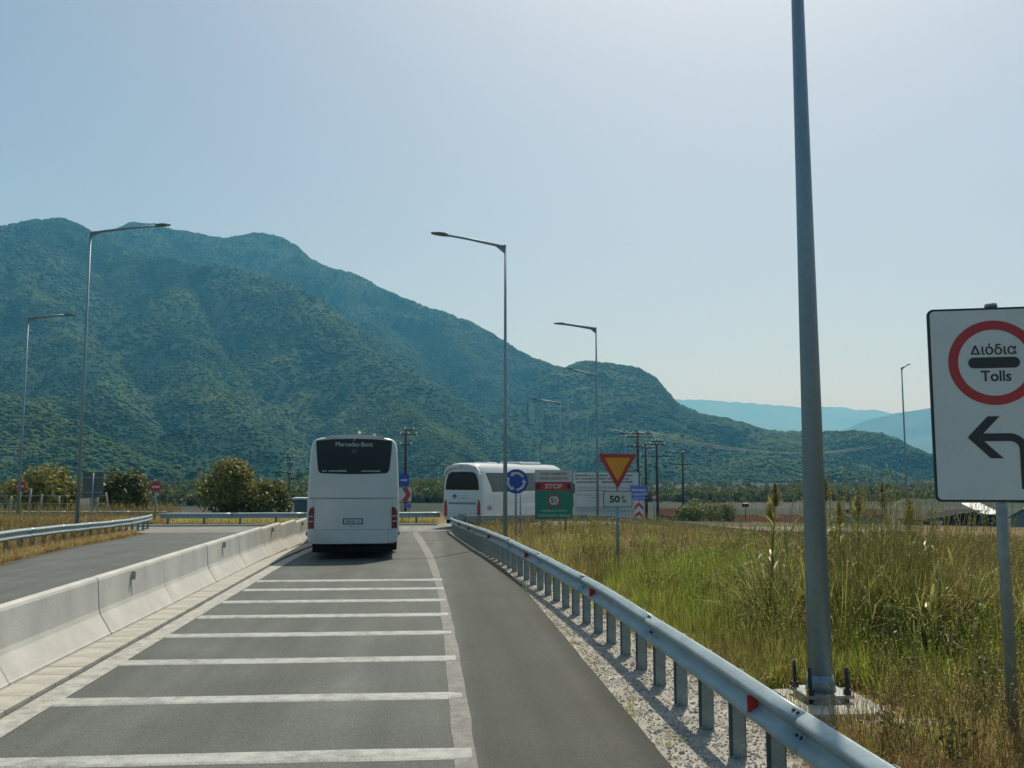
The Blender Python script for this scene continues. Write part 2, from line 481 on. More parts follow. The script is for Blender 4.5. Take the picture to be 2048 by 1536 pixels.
M['sign_grey'] = pmat('sign_face', (0.50, 0.57, 0.58), 0.04, 2, 0.45, fine=0.02, fine_scale=30)
M['sign_white'] = pmat('sign_white', (0.44, 0.47, 0.46), 0.06, 2, 0.5)
M['sign_black'] = pmat('sign_black', (0.018, 0.022, 0.028), 0.1, 4, 0.5)
M['sign_red'] = pmat('sign_red', (0.36, 0.025, 0.03), 0.06, 3, 0.45)
M['sign_blue'] = pmat('sign_blue', (0.008, 0.055, 0.34), 0.06, 3, 0.45)
M['sign_paleblue'] = pmat('sign_pale_blue', (0.08, 0.12, 0.45), 0.12, 3, 0.45)
M['sign_yellow'] = pmat('sign_yellow', (0.62, 0.24, 0.01), 0.05, 3, 0.45)
M['sign_green'] = pmat('sign_green', (0.003, 0.19, 0.125), 0.06, 3, 0.45)
M['sign_back'] = pmat('sign_back', (0.10, 0.115, 0.12), 0.12, 3, 0.55, metal=0.3)
M['print_grey'] = pmat('faded_print', (0.10, 0.11, 0.11), 0.25, 6, 0.7)
M['wood'] = pmat('pole_wood', (0.06, 0.052, 0.045), 0.3, 3, 0.9, stretch=(4, 4, 0.5))
M['post_wood'] = pmat('weathered_post', (0.26, 0.25, 0.21), 0.3, 4, 0.9)
M['ceramic'] = pmat('insulator', (0.75, 0.76, 0.74), 0.08, 5, 0.25)
M['cable'] = pmat('cable', (0.30, 0.31, 0.31), 0.1, 5, 0.4, metal=0.5)
M['house_wall'] = pmat('render_wall', (0.24, 0.235, 0.22), 0.12, 1, 0.9)
M['roof_rust'] = pmat('rusty_roof', (0.055, 0.02, 0.012), 0.3, 1.5, 0.95, spec=0.1)
M['roof_dark'] = pmat('dark_roof', (0.03, 0.033, 0.035), 0.25, 1, 0.95, spec=0.08)
M['sheet'] = pmat('metal_sheet', (0.6, 0.62, 0.62), 0.1, 2, 0.35, metal=0.3)
M['car_white'] = pmat('car_white', (0.7, 0.7, 0.7), 0.03, 2, 0.3, coat=0.5)
M['bark'] = pmat('bark', (0.10, 0.075, 0.05), 0.3, 5, 0.95, stretch=(3, 3, 0.7), bump=0.4)
M['leaf_tree'] = leaf_mat('tree_leaves', (0.045, 0.07, 0.018), (0.15, 0.17, 0.05), 0.35)
M['leaf_olive'] = leaf_mat('shrub_leaves', (0.07, 0.085, 0.02), (0.25, 0.24, 0.055), 0.35)
M['grass_dry'] = leaf_mat('dry_grass_blades', (0.24, 0.16, 0.065), (0.52, 0.39, 0.17), 0.35)
M['grass_olive'] = leaf_mat('olive_grass_blades', (0.24, 0.22, 0.06), (0.50, 0.44, 0.15), 0.4)
M['grass_green'] = leaf_mat('green_grass_blades', (0.21, 0.30, 0.030), (0.48, 0.56, 0.09), 0.5)
M['weed_dark'] = leaf_mat('weed_leaves', (0.05, 0.062, 0.02), (0.14, 0.15, 0.055), 0.25)
M['brown_weed'] = leaf_mat('brown_weed', (0.15, 0.085, 0.04), (0.34, 0.21, 0.10), 0.35)
M['reed_stalk'] = leaf_mat('reed_stalk', (0.10, 0.12, 0.025), (0.20, 0.20, 0.06), 0.2)
M['reed_leaf'] = leaf_mat('reed_leaf', (0.16, 0.19, 0.035), (0.42, 0.40, 0.16), 0.4, 0.4)
M['plume'] = leaf_mat('reed_plume', (0.20, 0.17, 0.08), (0.36, 0.30, 0.15), 0.4)

def patchy(N, L, scale, seed):
    """broad patches over the land, in world space so that neighbouring crowns agree"""
    geo = N.new('ShaderNodeNewGeometry'); mp = N.new('ShaderNodeMapping'); mp.inputs['Location'].default_value = (seed, 0, 0)
    L.new(geo.outputs['Position'], mp.inputs[0])
    nz = N.new('ShaderNodeTexNoise'); nz.inputs['Scale'].default_value = scale; nz.inputs['Detail'].default_value = 7; nz.inputs['Roughness'].default_value = 0.62
    L.new(mp.outputs[0], nz.inputs[0])
    return nz.outputs[0]

def forest_mat():
    m, nt, b = new_mat('forest_canopy')
    N, L = nt.nodes, nt.links
    oi = N.new('ShaderNodeObjectInfo')
    big = patchy(N, L, 0.0045, 0)
    ad = N.new('ShaderNodeMath'); ad.operation = 'MULTIPLY_ADD'; ad.inputs[1].default_value = 0.10; L.new(oi.outputs['Random'], ad.inputs[0]); L.new(big, ad.inputs[2])
    rp = N.new('ShaderNodeValToRGB'); e = rp.color_ramp.elements
    e[0].position = 0.40; e[0].color = (0.012, 0.038, 0.024, 1); e[1].position = 0.84; e[1].color = (0.10, 0.125, 0.042, 1)
    x = rp.color_ramp.elements.new(0.58); x.color = (0.042, 0.078, 0.030, 1)
    L.new(ad.outputs[0], rp.inputs[0]); L.new(rp.outputs[0], b.inputs['Base Color'])
    b.inputs['Roughness'].default_value = 0.95; b.inputs['Specular IOR Level'].default_value = 0.05
    return m
M['forest'] = forest_mat()

def mountain_mat(name, a, c, s):
    m, nt, b = new_mat(name)
    N, L = nt.nodes, nt.links
    rp = N.new('ShaderNodeValToRGB'); e = rp.color_ramp.elements
    e[0].position = 0.40; e[0].color = (*a, 1); e[1].position = 0.66; e[1].color = (*c, 1)
    L.new(patchy(N, L, s, 0), rp.inputs[0]); L.new(rp.outputs[0], b.inputs['Base Color'])
    b.inputs['Roughness'].default_value = 0.95; b.inputs['Specular IOR Level'].default_value = 0.05
    return m
M['slope'] = mountain_mat('wooded_slope', (0.014, 0.040, 0.024), (0.055, 0.080, 0.032), 0.0045)
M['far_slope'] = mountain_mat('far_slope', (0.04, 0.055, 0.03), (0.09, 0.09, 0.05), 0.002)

# ------------------------------------------------------------------ ground
xs = np.concatenate([-np.geomspace(30, 17000, 62)[::-1], np.linspace(-29, 29, 117), np.geomspace(30, 17000, 62)])
ys = np.concatenate([-np.geomspace(8, 3000, 14)[::-1], np.linspace(-7, 75, 165), np.geomspace(76, 17500, 92)])
X, Y = np.meshgrid(xs, ys)
Z = ground_z(X, Y) - 0.02
inroad = (X > -10.5) & (X < 1.5) & (Y < 46)
near = (np.hypot(X, Y) < 75) & ~((X > -15.5) & (X < 2.4) & (Y < 66)) & ~((Y > 45.5) & (Y < 66))
Z = Z + np.where(near, (fbm(X * 0.6, Y * 0.6, 3, 5) - 0.44) * 0.16 * ss(2.6, 4.5, np.abs(X)), 0)
ground = np_mesh('ground', np.stack([X.ravel(), Y.ravel(), Z.ravel()], 1), grid_faces(len(ys), len(xs)), M['soil'])
tag(ground, kind='structure')

# ------------------------------------------------------------------ mountains
RIDGES = {
    'left_summit': [(-1203, 2191, 565), (-1179, 2317, 619), (-1144, 2446, 666), (-1101, 2520, 702), (-1046, 2597, 731), (-1022, 2660, 733), (-1023, 2767, 740)],
    'main': [(-1075, 2908, 775), (-1066, 3070, 832), (-1031, 3135, 873), (-977, 3204, 889), (-935, 3269, 890), (-877, 3285, 887), (-822, 3351, 891), (-782, 3412, 899), (-721, 3476, 932), (-667, 3538, 956), (-601, 3549, 946), (-536, 3509, 907), (-471, 3468, 839), (-390, 3428, 792), (-310, 3386, 774), (-271, 3369, 752), (-195, 3344, 706), (-118, 3298, 664), (-25, 3200, 613), (62, 3099, 569), (130, 3047, 531), (192, 2944, 477), (239, 2890, 435), (297, 2834, 392), (354, 2778, 358), (408, 2719, 335)],
    'east_hill': [(379, 2522, 311), (399, 2468, 319), (438, 2411, 318), (492, 2369, 304), (539, 2339, 294), (560, 2313, 280), (578, 2278, 260), (601, 2220, 210), (611, 2165, 180), (642, 2104, 155), (655, 1995, 138), (664, 1887, 122), (685, 1826, 104), (703, 1765, 95), (727, 1723, 93), (754, 1689, 93), (782, 1621, 90), (814, 1572, 82), (834, 1539, 66), (853, 1493, 45), (908, 1437, 31), (997, 1377, 22), (1077, 1315, 18)],
    'spur_a': [(-1005, 2720, 713), (-846, 2564, 631), (-666, 2410, 569), (-523, 2291, 531), (-408, 2213, 492), (-303, 2078, 413), (-192, 1890, 303), (-93, 1647, 187), (-16, 1350, 83), (23, 1100, 20)],
    'spur_b': [(-653, 2361, 551), (-558, 1921, 347), (-418, 1596, 201), (-270, 1272, 92), (-161, 987, 26)],
    'spur_c': [(-499, 980, 101), (-373, 874, 68), (-312, 823, 51), (-242, 742, 21)],
    'spur_d': [(62, 3049, 547), (100, 2698, 371), (176, 2293, 206), (237, 1784, 72), (260, 1376, 18)],
    'spur_e': [(496, 2328, 292), (399, 1653, 95), (318, 1157, 15)],
    'spur_f': [(720, 1704, 90), (409, 1128, 15)],
    'spur_g': [(-1080, 2474, 679), (-892, 2011, 424), (-706, 1764, 296), (-516, 1408, 161), (-342, 1098, 61)],
    'spur_h': [(-465, 3419, 817), (-231, 2891, 531), (-88, 2498, 348), (42, 2000, 168)],
    'far_ridge': [(2990, 13677, 1235), (3766, 13484, 1178), (4090, 13389, 1165), (4374, 13299, 1144), (4789, 13155, 1105), (5194, 13001, 1058), (5456, 12893, 1014), (5714, 12781, 1022), (5965, 12665, 1008), (6088, 12607, 960), (6361, 12472, 960), (6566, 12365, 888), (6965, 12145, 847), (7757, 11654, 785)],
    'blue_ridge': [(3459, 7764, 291), (3690, 7657, 398), (3803, 7602, 462), (3914, 7545, 516), (4057, 7469, 551), (4179, 7402, 569), (4299, 7333, 590), (4497, 7213, 633), (4715, 7073, 598), (5006, 6869, 560), (5403, 6562, 508)],
}

def resample(pts, step):
    pts = np.array(pts, dtype=float)
    out = []
    for a, b in zip(pts[:-1], pts[1:]):
        n = max(2, int(np.linalg.norm(b - a) / step))
        t = np.linspace(0, 1, n, endpoint=False)[:, None]
        out.append(a + (b - a) * t)
    out.append(pts[-1:])
    return np.concatenate(out)

def tents(X, Y, names, slope, step):
    """height of the land under a set of crest lines, and the distance to the crest"""
    H = np.full(X.shape, -60.0); D = np.full(X.shape, 1e5)
    for nm in names:
        sl = slope.get(nm, slope['*'])
        for p in resample(RIDGES[nm], step):
            d = np.hypot(X - p[0], Y - p[1])
            h = p[2] - sl * d * (0.75 + 0.25 * np.minimum(1, d / 250))
            better = h > H
            H = np.where(better, h, H); D = np.where(better, d, D)
    return H, D

def relief(X, Y, H, D, amp):
    gul = 1 - np.abs(2 * fbm(X / 400, Y / 400, 3, 21) - 0.9) * 1.3
    fine = fbm(X / 70, Y / 70, 4, 33) - 0.47
    k = np.minimum(1, D / 320)
    return H + amp * k * (gul - 0.75) + amp * 0.28 * np.minimum(1, D / 60) * fine

az = np.linspace(R(-30), R(42), 520)
rr = np.geomspace(560, 4300, 250)
AZ, RR = np.meshgrid(az, rr)
X = RR * np.sin(AZ); Y = RR * np.cos(AZ)
H, D = tents(X, Y, ['left_summit', 'main', 'east_hill', 'spur_a', 'spur_b', 'spur_c', 'spur_d', 'spur_e', 'spur_f', 'spur_g', 'spur_h'],
             {'*': 0.82, 'main': 0.62, 'spur_c': 0.45, 'east_hill': 0.5, 'left_summit': 0.8, 'spur_f': 0.35, 'spur_e': 0.42}, 45)
H = relief(X, Y, H, D, 230)
# the land nowhere stands higher than its crest line: it falls away in front of the crest and behind it
crest = np.array(RIDGES['left_summit'] + RIDGES['main'] + RIDGES['east_hill'], dtype=float)
c_az = np.arctan2(crest[:, 0], crest[:, 1]); c_r = np.hypot(crest[:, 0], crest[:, 1]); order = np.argsort(c_az)
env = np.interp(AZ, c_az[order], ((crest[:, 2] - 2.3) / c_r)[order]); rc = np.interp(AZ, c_az[order], c_r[order])
env = env + 0.0042 * (fbm(AZ * 190, AZ * 0 + 2.5, 4, 61) - 0.45)
H = np.minimum(H, env * RR - 4.5 - 0.05 * np.abs(RR - rc))
H = np.maximum(H, -9.0)
mountain = np_mesh('mountain', np.stack([X.ravel(), Y.ravel(), H.ravel()], 1), grid_faces(len(rr), len(az)), M['slope'])
tag(mountain, kind='structure')
MH, MX, MY = H, X, Y

for nm, objname, dist, sl in (('far_ridge', 'far_mountain', 14000, 0.35), ('blue_ridge', 'distant_hill', 8500, 0.35)):
    az2 = np.linspace(R(5), R(44), 260); r2 = np.linspace(dist * 0.66, dist * 1.12, 60)
    A2, R2 = np.meshgrid(az2, r2); X2 = R2 * np.sin(A2); Y2 = R2 * np.cos(A2)
    H2, D2 = tents(X2, Y2, [nm], {'*': sl}, 150)
    H2 = np.maximum(H2 + np.minimum(1, D2 / 900) * 200 * (fbm(X2 / 1200, Y2 / 1200, 4, 3) - 0.5) + 10 * (fbm(X2 / 160, Y2 / 160, 2, 8) - .4), -9.0)
    tag(np_mesh(objname, np.stack([X2.ravel(), Y2.ravel(), H2.ravel()], 1), grid_faces(60, 260), M['far_slope']), kind='structure')

# woodland covering the slopes (far too many crowns to count)
def crown_form(name, seed, mat, tall=1.0):
    bm = bmesh.new(); bmesh.ops.create_icosphere(bm, subdivisions=2, radius=1)
    rnd = random.Random(seed)
    ph = [rnd.uniform(0, 6) for _ in range(6)]
    for v in bm.verts:
        c = v.co
        k = 1 + 0.20 * math.sin(3.1 * c.x + ph[0]) * math.sin(2.7 * c.y + ph[1]) + 0.16 * math.sin(5.3 * c.z + ph[2] + 2 * c.x) + rnd.uniform(-0.16, 0.16)
        v.co = Vector((c.x * k, c.y * k, c.z * k * tall))
    bm.verts.index_update()
    mb = MB(); mb.add([v.co[:] for v in bm.verts], [[v.index for v in f.verts] for f in bm.faces], True)
    bm.free()
    return template(mb, name, mat)

ANG = (MH - 2.3) / RR
RUN = np.maximum.accumulate(ANG, axis=0)
VIS = (ANG > RUN - 0.012) & (MH > -6)
area = RR * (az[1] - az[0]) * np.gradient(rr)[:, None]
w = np.where(VIS, area, 0) * (0.35 + 1.3 * ss(0.36, 0.6, fbm(MX / 160, MY / 160, 3, 77))) * np.where(RR < 1500, 2.2, 1.0)
w = w.ravel() / w.sum()
NT = 150000
pick = RNG.choice(w.size, NT, p=w)
pi, pj = pick // len(az), pick % len(az)
fi = np.clip(pi + RNG.uniform(-.5, .5, NT), 0, len(rr) - 1.001); fj = np.clip(pj + RNG.uniform(-.5, .5, NT), 0, len(az) - 1.001)
i0 = fi.astype(int); j0 = fj.astype(int); di = fi - i0; dj = fj - j0
def bil(A): return (A[i0, j0] * (1 - di) * (1 - dj) + A[i0 + 1, j0] * di * (1 - dj) + A[i0, j0 + 1] * (1 - di) * dj + A[i0 + 1, j0 + 1] * di * dj)
tx, ty, tz = bil(MX), bil(MY), bil(MH)
size = RNG.uniform(2.0, 4.9, NT) * (0.62 + 0.38 * ss(900, 2000, RR.ravel()[pick])) * (0.85 + 0.5 * ss(.35, .65, fbm(tx / 120, ty / 120, 2, 91)))
pts = np.stack([tx, ty, tz + size * 0.05], 1)
rots = np.stack([np.zeros(NT), np.zeros(NT), RNG.uniform(0, 6.28, NT)], 1)
scl = np.stack([size, size, size * RNG.uniform(0.4, 0.75, NT)], 1)
forms = [crown_form('crown_form', s, M['forest'], 1.0 + 0.15 * s) for s in range(3)]
scatter('mountain_forest', 'dense green woodland covering the mountain slopes', pts, rots, scl, RNG.integers(0, 3, NT), forms)

# trees, hedges and orchards on the plain between the road and the slopes
NP_ = 13000
pa = RNG.uniform(R(-27), R(40), NP_); prr = np.exp(RNG.uniform(math.log(150), math.log(1150), NP_))
px_, py_ = prr * np.sin(pa), prr * np.cos(pa)
dens = fbm(px_ / 90, py_ / 90, 3, 55)
keep = dens > np.where(px_ > 0.16 * py_, 0.49, 0.38) + np.where(prr < 260, 0.05, 0)
px_, py_, prr = px_[keep], py_[keep], prr[keep]
n = len(px_)
size = RNG.uniform(1.1, 3.2, n) * np.where(px_ > 0.16 * py_, 0.7, 1.0) * np.where(prr < 300, .75, 1.0)
pts = np.stack([px_, py_, ground_z(px_, py_) + size * 0.75], 1)
rots = np.stack([np.zeros(n), np.zeros(n), RNG.uniform(0, 6.28, n)], 1)
scl = np.stack([size, size, size * RNG.uniform(0.9, 1.5, n)], 1)
def leafy_form(name, seed, mat, n=260):
    rnd = random.Random(seed); mb = MB()
    for _ in range(n):
        a, z, q = rnd.uniform(0, 6.28), rnd.uniform(-0.9, 1), rnd.uniform(0.55, 1.05)
        r = math.sqrt(max(0.02, 1 - z * z)) * q
        p = Vector((r * math.cos(a), r * math.sin(a), z * q)); d = Vector((rnd.gauss(0, 1), rnd.gauss(0, 1), rnd.gauss(0, 1))).normalized()
        u = d.orthogonal().normalized() * rnd.uniform(.10, .22); v = d.cross(u).normalized() * rnd.uniform(.10, .2)
        mb.add([p - u, p + v, p + u, p - v], [(0, 1, 2, 3)])
    return template(mb, name, mat)
plain_forms = [leafy_form('leafy_form', 3 + s, M['leaf_tree']) for s in range(3)]
scatter('plain_woodland', 'dark trees and hedges on the plain below the mountain', pts, rots, scl, RNG.integers(0, 3, n), plain_forms)

# ------------------------------------------------------------------ road surfaces
def interp(tab, y):
    a = np.array(tab, dtype=float)
    return np.interp(y, a[:, 0], a[:, 1])

RIGHT_EDGE = [(-12, 1.92), (18, 1.92), (23.5, 1.80), (31, 1.58), (40, 1.25), (47.3, 0.77)]
LEFT_EDGE = [(-12, -10.6), (18, -10.7), (24.7, -11.05), (29.7, -11.8), (37.1, -12.9), (47.3, -14.2)]
rows = np.linspace(-12, 47.3, 180)
cols = np.linspace(0, 1, 33)
V = []
for y in rows:
    xr = interp(RIGHT_EDGE, y) + 0.035 * (fbm(y * 1.4, 3.3, 3, 9) - 0.45); xl = interp(LEFT_EDGE, y) + 0.08 * (fbm(y * 1.1, 7.3, 3, 19) - 0.45)
    for c in cols:
        x = xl + (xr - xl) * c
        V.append((x, y, gz(x, y) + 0.012))
    # a thin slab: its edges drop below the verge
V = np.array(V)
road = np_mesh('road', V, grid_faces(180, 33), M['asphalt'])
md = road.modifiers.new('slab', 'SOLIDIFY'); md.thickness = 0.06; md.offset = -1
tag(road, kind='structure')

# the roundabout's ring beyond the give-way line
NEAR = [(-19, 46.4), (0.2, 46.4), (1.0, 47.2), (2.0, 48.1), (5, 48.6), (30, 48.0)]
FAR = [(-19, 53.0), (0, 53.0), (4, 60), (10, 66), (30, 66)]
cx = np.linspace(-19, 30, 99); V = []
for t in np.linspace(0, 1, 29):
    for x in cx:
        y0, y1 = interp(NEAR, x), interp(FAR, x); y = y0 + (y1 - y0) * t
        V.append((x, y, gz(x, y) + 0.020))
ringroad = np_mesh('roundabout_road', np.array(V), grid_faces(29, 99), M['asphalt_ring'])
tag(ringroad, kind='structure')

def strip(name, mat, left, right, y0, y1, lift, parent, n=None, wob=0.0, seed=0):
    n = n or max(2, int((y1 - y0) / 0.4))
    V = []
    for i, y in enumerate(np.linspace(y0, y1, n)):
        for x, s in ((left(y), 1), (right(y), 2)):
            x = x + wob * (vnoise(y * 2.3, 0.5, seed + s) - 0.5)
            V.append((x, y, gz(x, y) + lift))
    return np_mesh(name, np.array(V), grid_faces(n, 2), mat, parent=parent)

LINE_L = [(-12, 0.20), (12, 0.21), (17, 0.18), (20, 0.10), (27, -0.14), (45, -0.86)]
LINE_R = [(-12, 0.42), (12, 0.39), (17, 0.33), (20, 0.27), (26, 0.12), (40, -0.35), (46, -0.62)]
strip('edge_line', M['paint_worn'], lambda y: interp(LINE_L, y), lambda y: interp(LINE_R, y), -11, 46.2, 0.018, road, wob=0.03)
strip('edge_line', M['paint_edge'], lambda y: -4.0, lambda y: -3.72, -11, 40, 0.018, road, wob=0.03, seed=4)
# eight raised transverse rumble stripes
for i, (y, left) in enumerate(((7.78, -3.75), (9.74, -3.73), (11.66, -3.74), (13.52, -3.71), (15.24, -3.70), (16.97, -3.70), (18.68, -3.68), (20.2, -3.70))):
    wd = 0.15
    n = 24; V = []; F = []
    rx = 0.36 - 0.012 * i
    for k in range(n + 1):
        x = left + (rx - left) * k / n
        yc = y - 0.016 * (x - left) + 0.02 * (vnoise(x * 1.3, i * 3.1, 40) - 0.5)
        w = wd * (0.92 + 0.16 * vnoise(x * 2.1, i * 1.7, 50))
        if k == n and i % 2: w *= 0.6
        V += [(x, yc - w, gz(x, yc) + 0.013), (x, yc - w + 0.03, gz(x, yc) + 0.024), (x, yc + w - 0.03, gz(x, yc) + 0.024), (x, yc + w, gz(x, yc) + 0.013)]
    V = [(a, b, c) for a, b, c in V]
    np_mesh('transverse_stripe', np.array(V), grid_faces(n + 1, 4)[:, ::-1], M['paint'], smooth=False, parent=road)

# gravel shoulder under the guardrail, with loose stones
sl = strip('gravel_shoulder', M['gravel'], lambda y: interp(RIGHT_EDGE, y) - 0.06, lambda y: interp(RIGHT_EDGE, y) + 1.35 - 0.8 * float(ss(14, 34, y)), -12, 46, 0.004, None, n=150, wob=0.25, seed=12)
tag(sl, kind='structure')
def stone_form(seed):
    bm = bmesh.new(); bmesh.ops.create_icosphere(bm, subdivisions=1, radius=1); rnd = random.Random(seed)
    for v in bm.verts: v.co = Vector((v.co.x * rnd.uniform(.7, 1.2), v.co.y * rnd.uniform(.6, 1.1), v.co.z * rnd.uniform(.4, .75)))
    bm.verts.index_update(); mb = MB(); mb.add([v.co[:] for v in bm.verts], [[v.index for v in f.verts] for f in bm.faces]); bm.free()
    return template(mb, 'stone_form', M['stone'])
n = 15000
yy = 4.2 + 24 * RNG.random(n) ** 1.6
wid = 1.35 - 0.8 * ss(14, 34, yy)
xx = interp(RIGHT_EDGE, yy) + 0.01 + wid * RNG.random(n) ** 0.9
s = RNG.uniform(0.006, 0.02, n) * np.where(RNG.random(n) > .96, 1.9, 1)
scatter('gravel_stones', 'loose pale gravel along the asphalt edge under the guardrail', np.stack([xx, yy, ground_z(xx, yy) + 0.006], 1),
        RNG.uniform(0, 6.28, (n, 3)), np.stack([s, s, s], 1), RNG.integers(0, 3, n), [stone_form(k) for k in range(3)])

# concrete drainage channel beside the median barrier: slotted blocks
gut = strip('gutter', M['slot'], lambda y: -4.50, lambda y: -4.0, -2, 40, 0.016, None)
tag(gut, kind='structure')
rnd = random.Random(3); y = 5.0
meshes = {}
while y < 36:
    L_ = rnd.choice([0.30, 0.42, 0.42, 0.58])
    short = rnd.random() < 0.45
    key = (L_, short)
    if key not in meshes:
        mb = MB(); mb.box(0, 0.43, 0, L_ - 0.013, 0, 0.05, 0.004)
        o = mb.build('gutter_block', M['concrete_gutter'], gut); meshes[key] = o.data
    else:
        o = link('gutter_block', meshes[key], gut)
    o.location = (-4.475, y, gz(-4.2, y) + 0.004 + rnd.uniform(-.0015, .0015))
    y += L_

# kerb along the ring's far side
kb = MB(); kb.box(-18.5, 0.4, 52.55, 52.75, gz(-5, 52.6) - 0.1, gz(-5, 52.6) + 0.13, 0.02)
tag(kb.build('kerb', M['concrete']), kind='structure')

# ------------------------------------------------------------------ concrete median barrier
PROFILE = [(0.30, 0.0), (0.30, 0.075), (0.285, 0.09), (0.135, 0.335), (0.115, 0.40), (0.085, 0.80), (0.070, 0.835), (0.045, 0.845)]
prof = PROFILE + [(-x, z) for x, z in reversed(PROFILE)]
def barrier_mesh(length):
    ys_ = [0, 0.012, 0.3, length * 0.5, length - 0.3, length - 0.012, length]
    ins = [0.012, 0, 0, 0, 0, 0, 0.012]
    mb = MB(); m = len(prof); V = []; F = []
    for y, q in zip(ys_, ins):
        V += [(x * (1 - q * 2), y, z * (1 - q)) for x, z in prof]
    for i in range(len(ys_) - 1):
        for k in range(m):
            F.append((i * m + k, i * m + (k + 1) % m, (i + 1) * m + (k + 1) % m, (i + 1) * m + k))
    F += [tuple(reversed(range(m))), tuple((len(ys_) - 1) * m + k for k in range(m))]
    mb.add(V, F)
    return mb
BL = 3.12
proto = None
y0 = 10.36 - 2 * BL
for i in range(11):
    y = y0 + i * BL
    x = -4.77 + 0.03 * ss(10, 30, y)
    lab = 'pale concrete median barrier unit, %s counted from the near end' % ORD[i]
    t = thing('concrete_barrier', lab, 'barrier', (float(x), y, gz(x, y) + 0.006), random.uniform(-.003, .003), 'median barrier units')
    if proto is None:
        b = fix_normals(barrier_mesh(BL - 0.018).build('barrier_body', M['concrete'], t)); proto = b.data
    else:
        link('barrier_body', proto, t)
    if i % 2 == 1:      # a delineator bracket with the stain it has left
        mb = MB(); mb.box(0.095, 0.155, BL * .44, BL * .44 + 0.012, 0.66, 0.79, 0.003); mb.build('reflector_bracket', M['grey_reflector'], t)
        mb = MB(); mb.box(0.100, 0.165, BL * .44 - 0.012, BL * .44 - 0.001, 0.67, 0.78, 0.003); mb.build('reflector', M['grey_reflector'], t)
        mb = MB(); mb.add([(0.102, BL * .44 - 0.02, 0.66), (0.102, BL * .44 + 0.02, 0.66), (0.123, BL * .44 + .012, 0.42), (0.123, BL * .44 - .012, 0.42)], [(0, 1, 2, 3)]); mb.build('stain', M['stain'], t)

# ------------------------------------------------------------------ guardrails
WZ = [(0.000, 0.156), (0.012, 0.150), (0.070, 0.118), (0.083, 0.100), (0.083, 0.080), (0.066, 0.058), (0.018, 0.026), (0.008, 0.0)]
WPROF = WZ + [(o, -z) for o, z in reversed(WZ[:-1])]
def smooth_path(pts, step=0.35):
    p = np.array(pts, dtype=float)
    for _ in range(3):
        q = [p[0]]
        for a, b in zip(p[:-1], p[1:]): q += [a * .75 + b * .25, a * .25 + b * .75]
        q.append(p[-1]); p = np.array(q)
    d = np.concatenate([[0], np.cumsum(np.hypot(*np.diff(p, axis=0).T))])
    return d, p

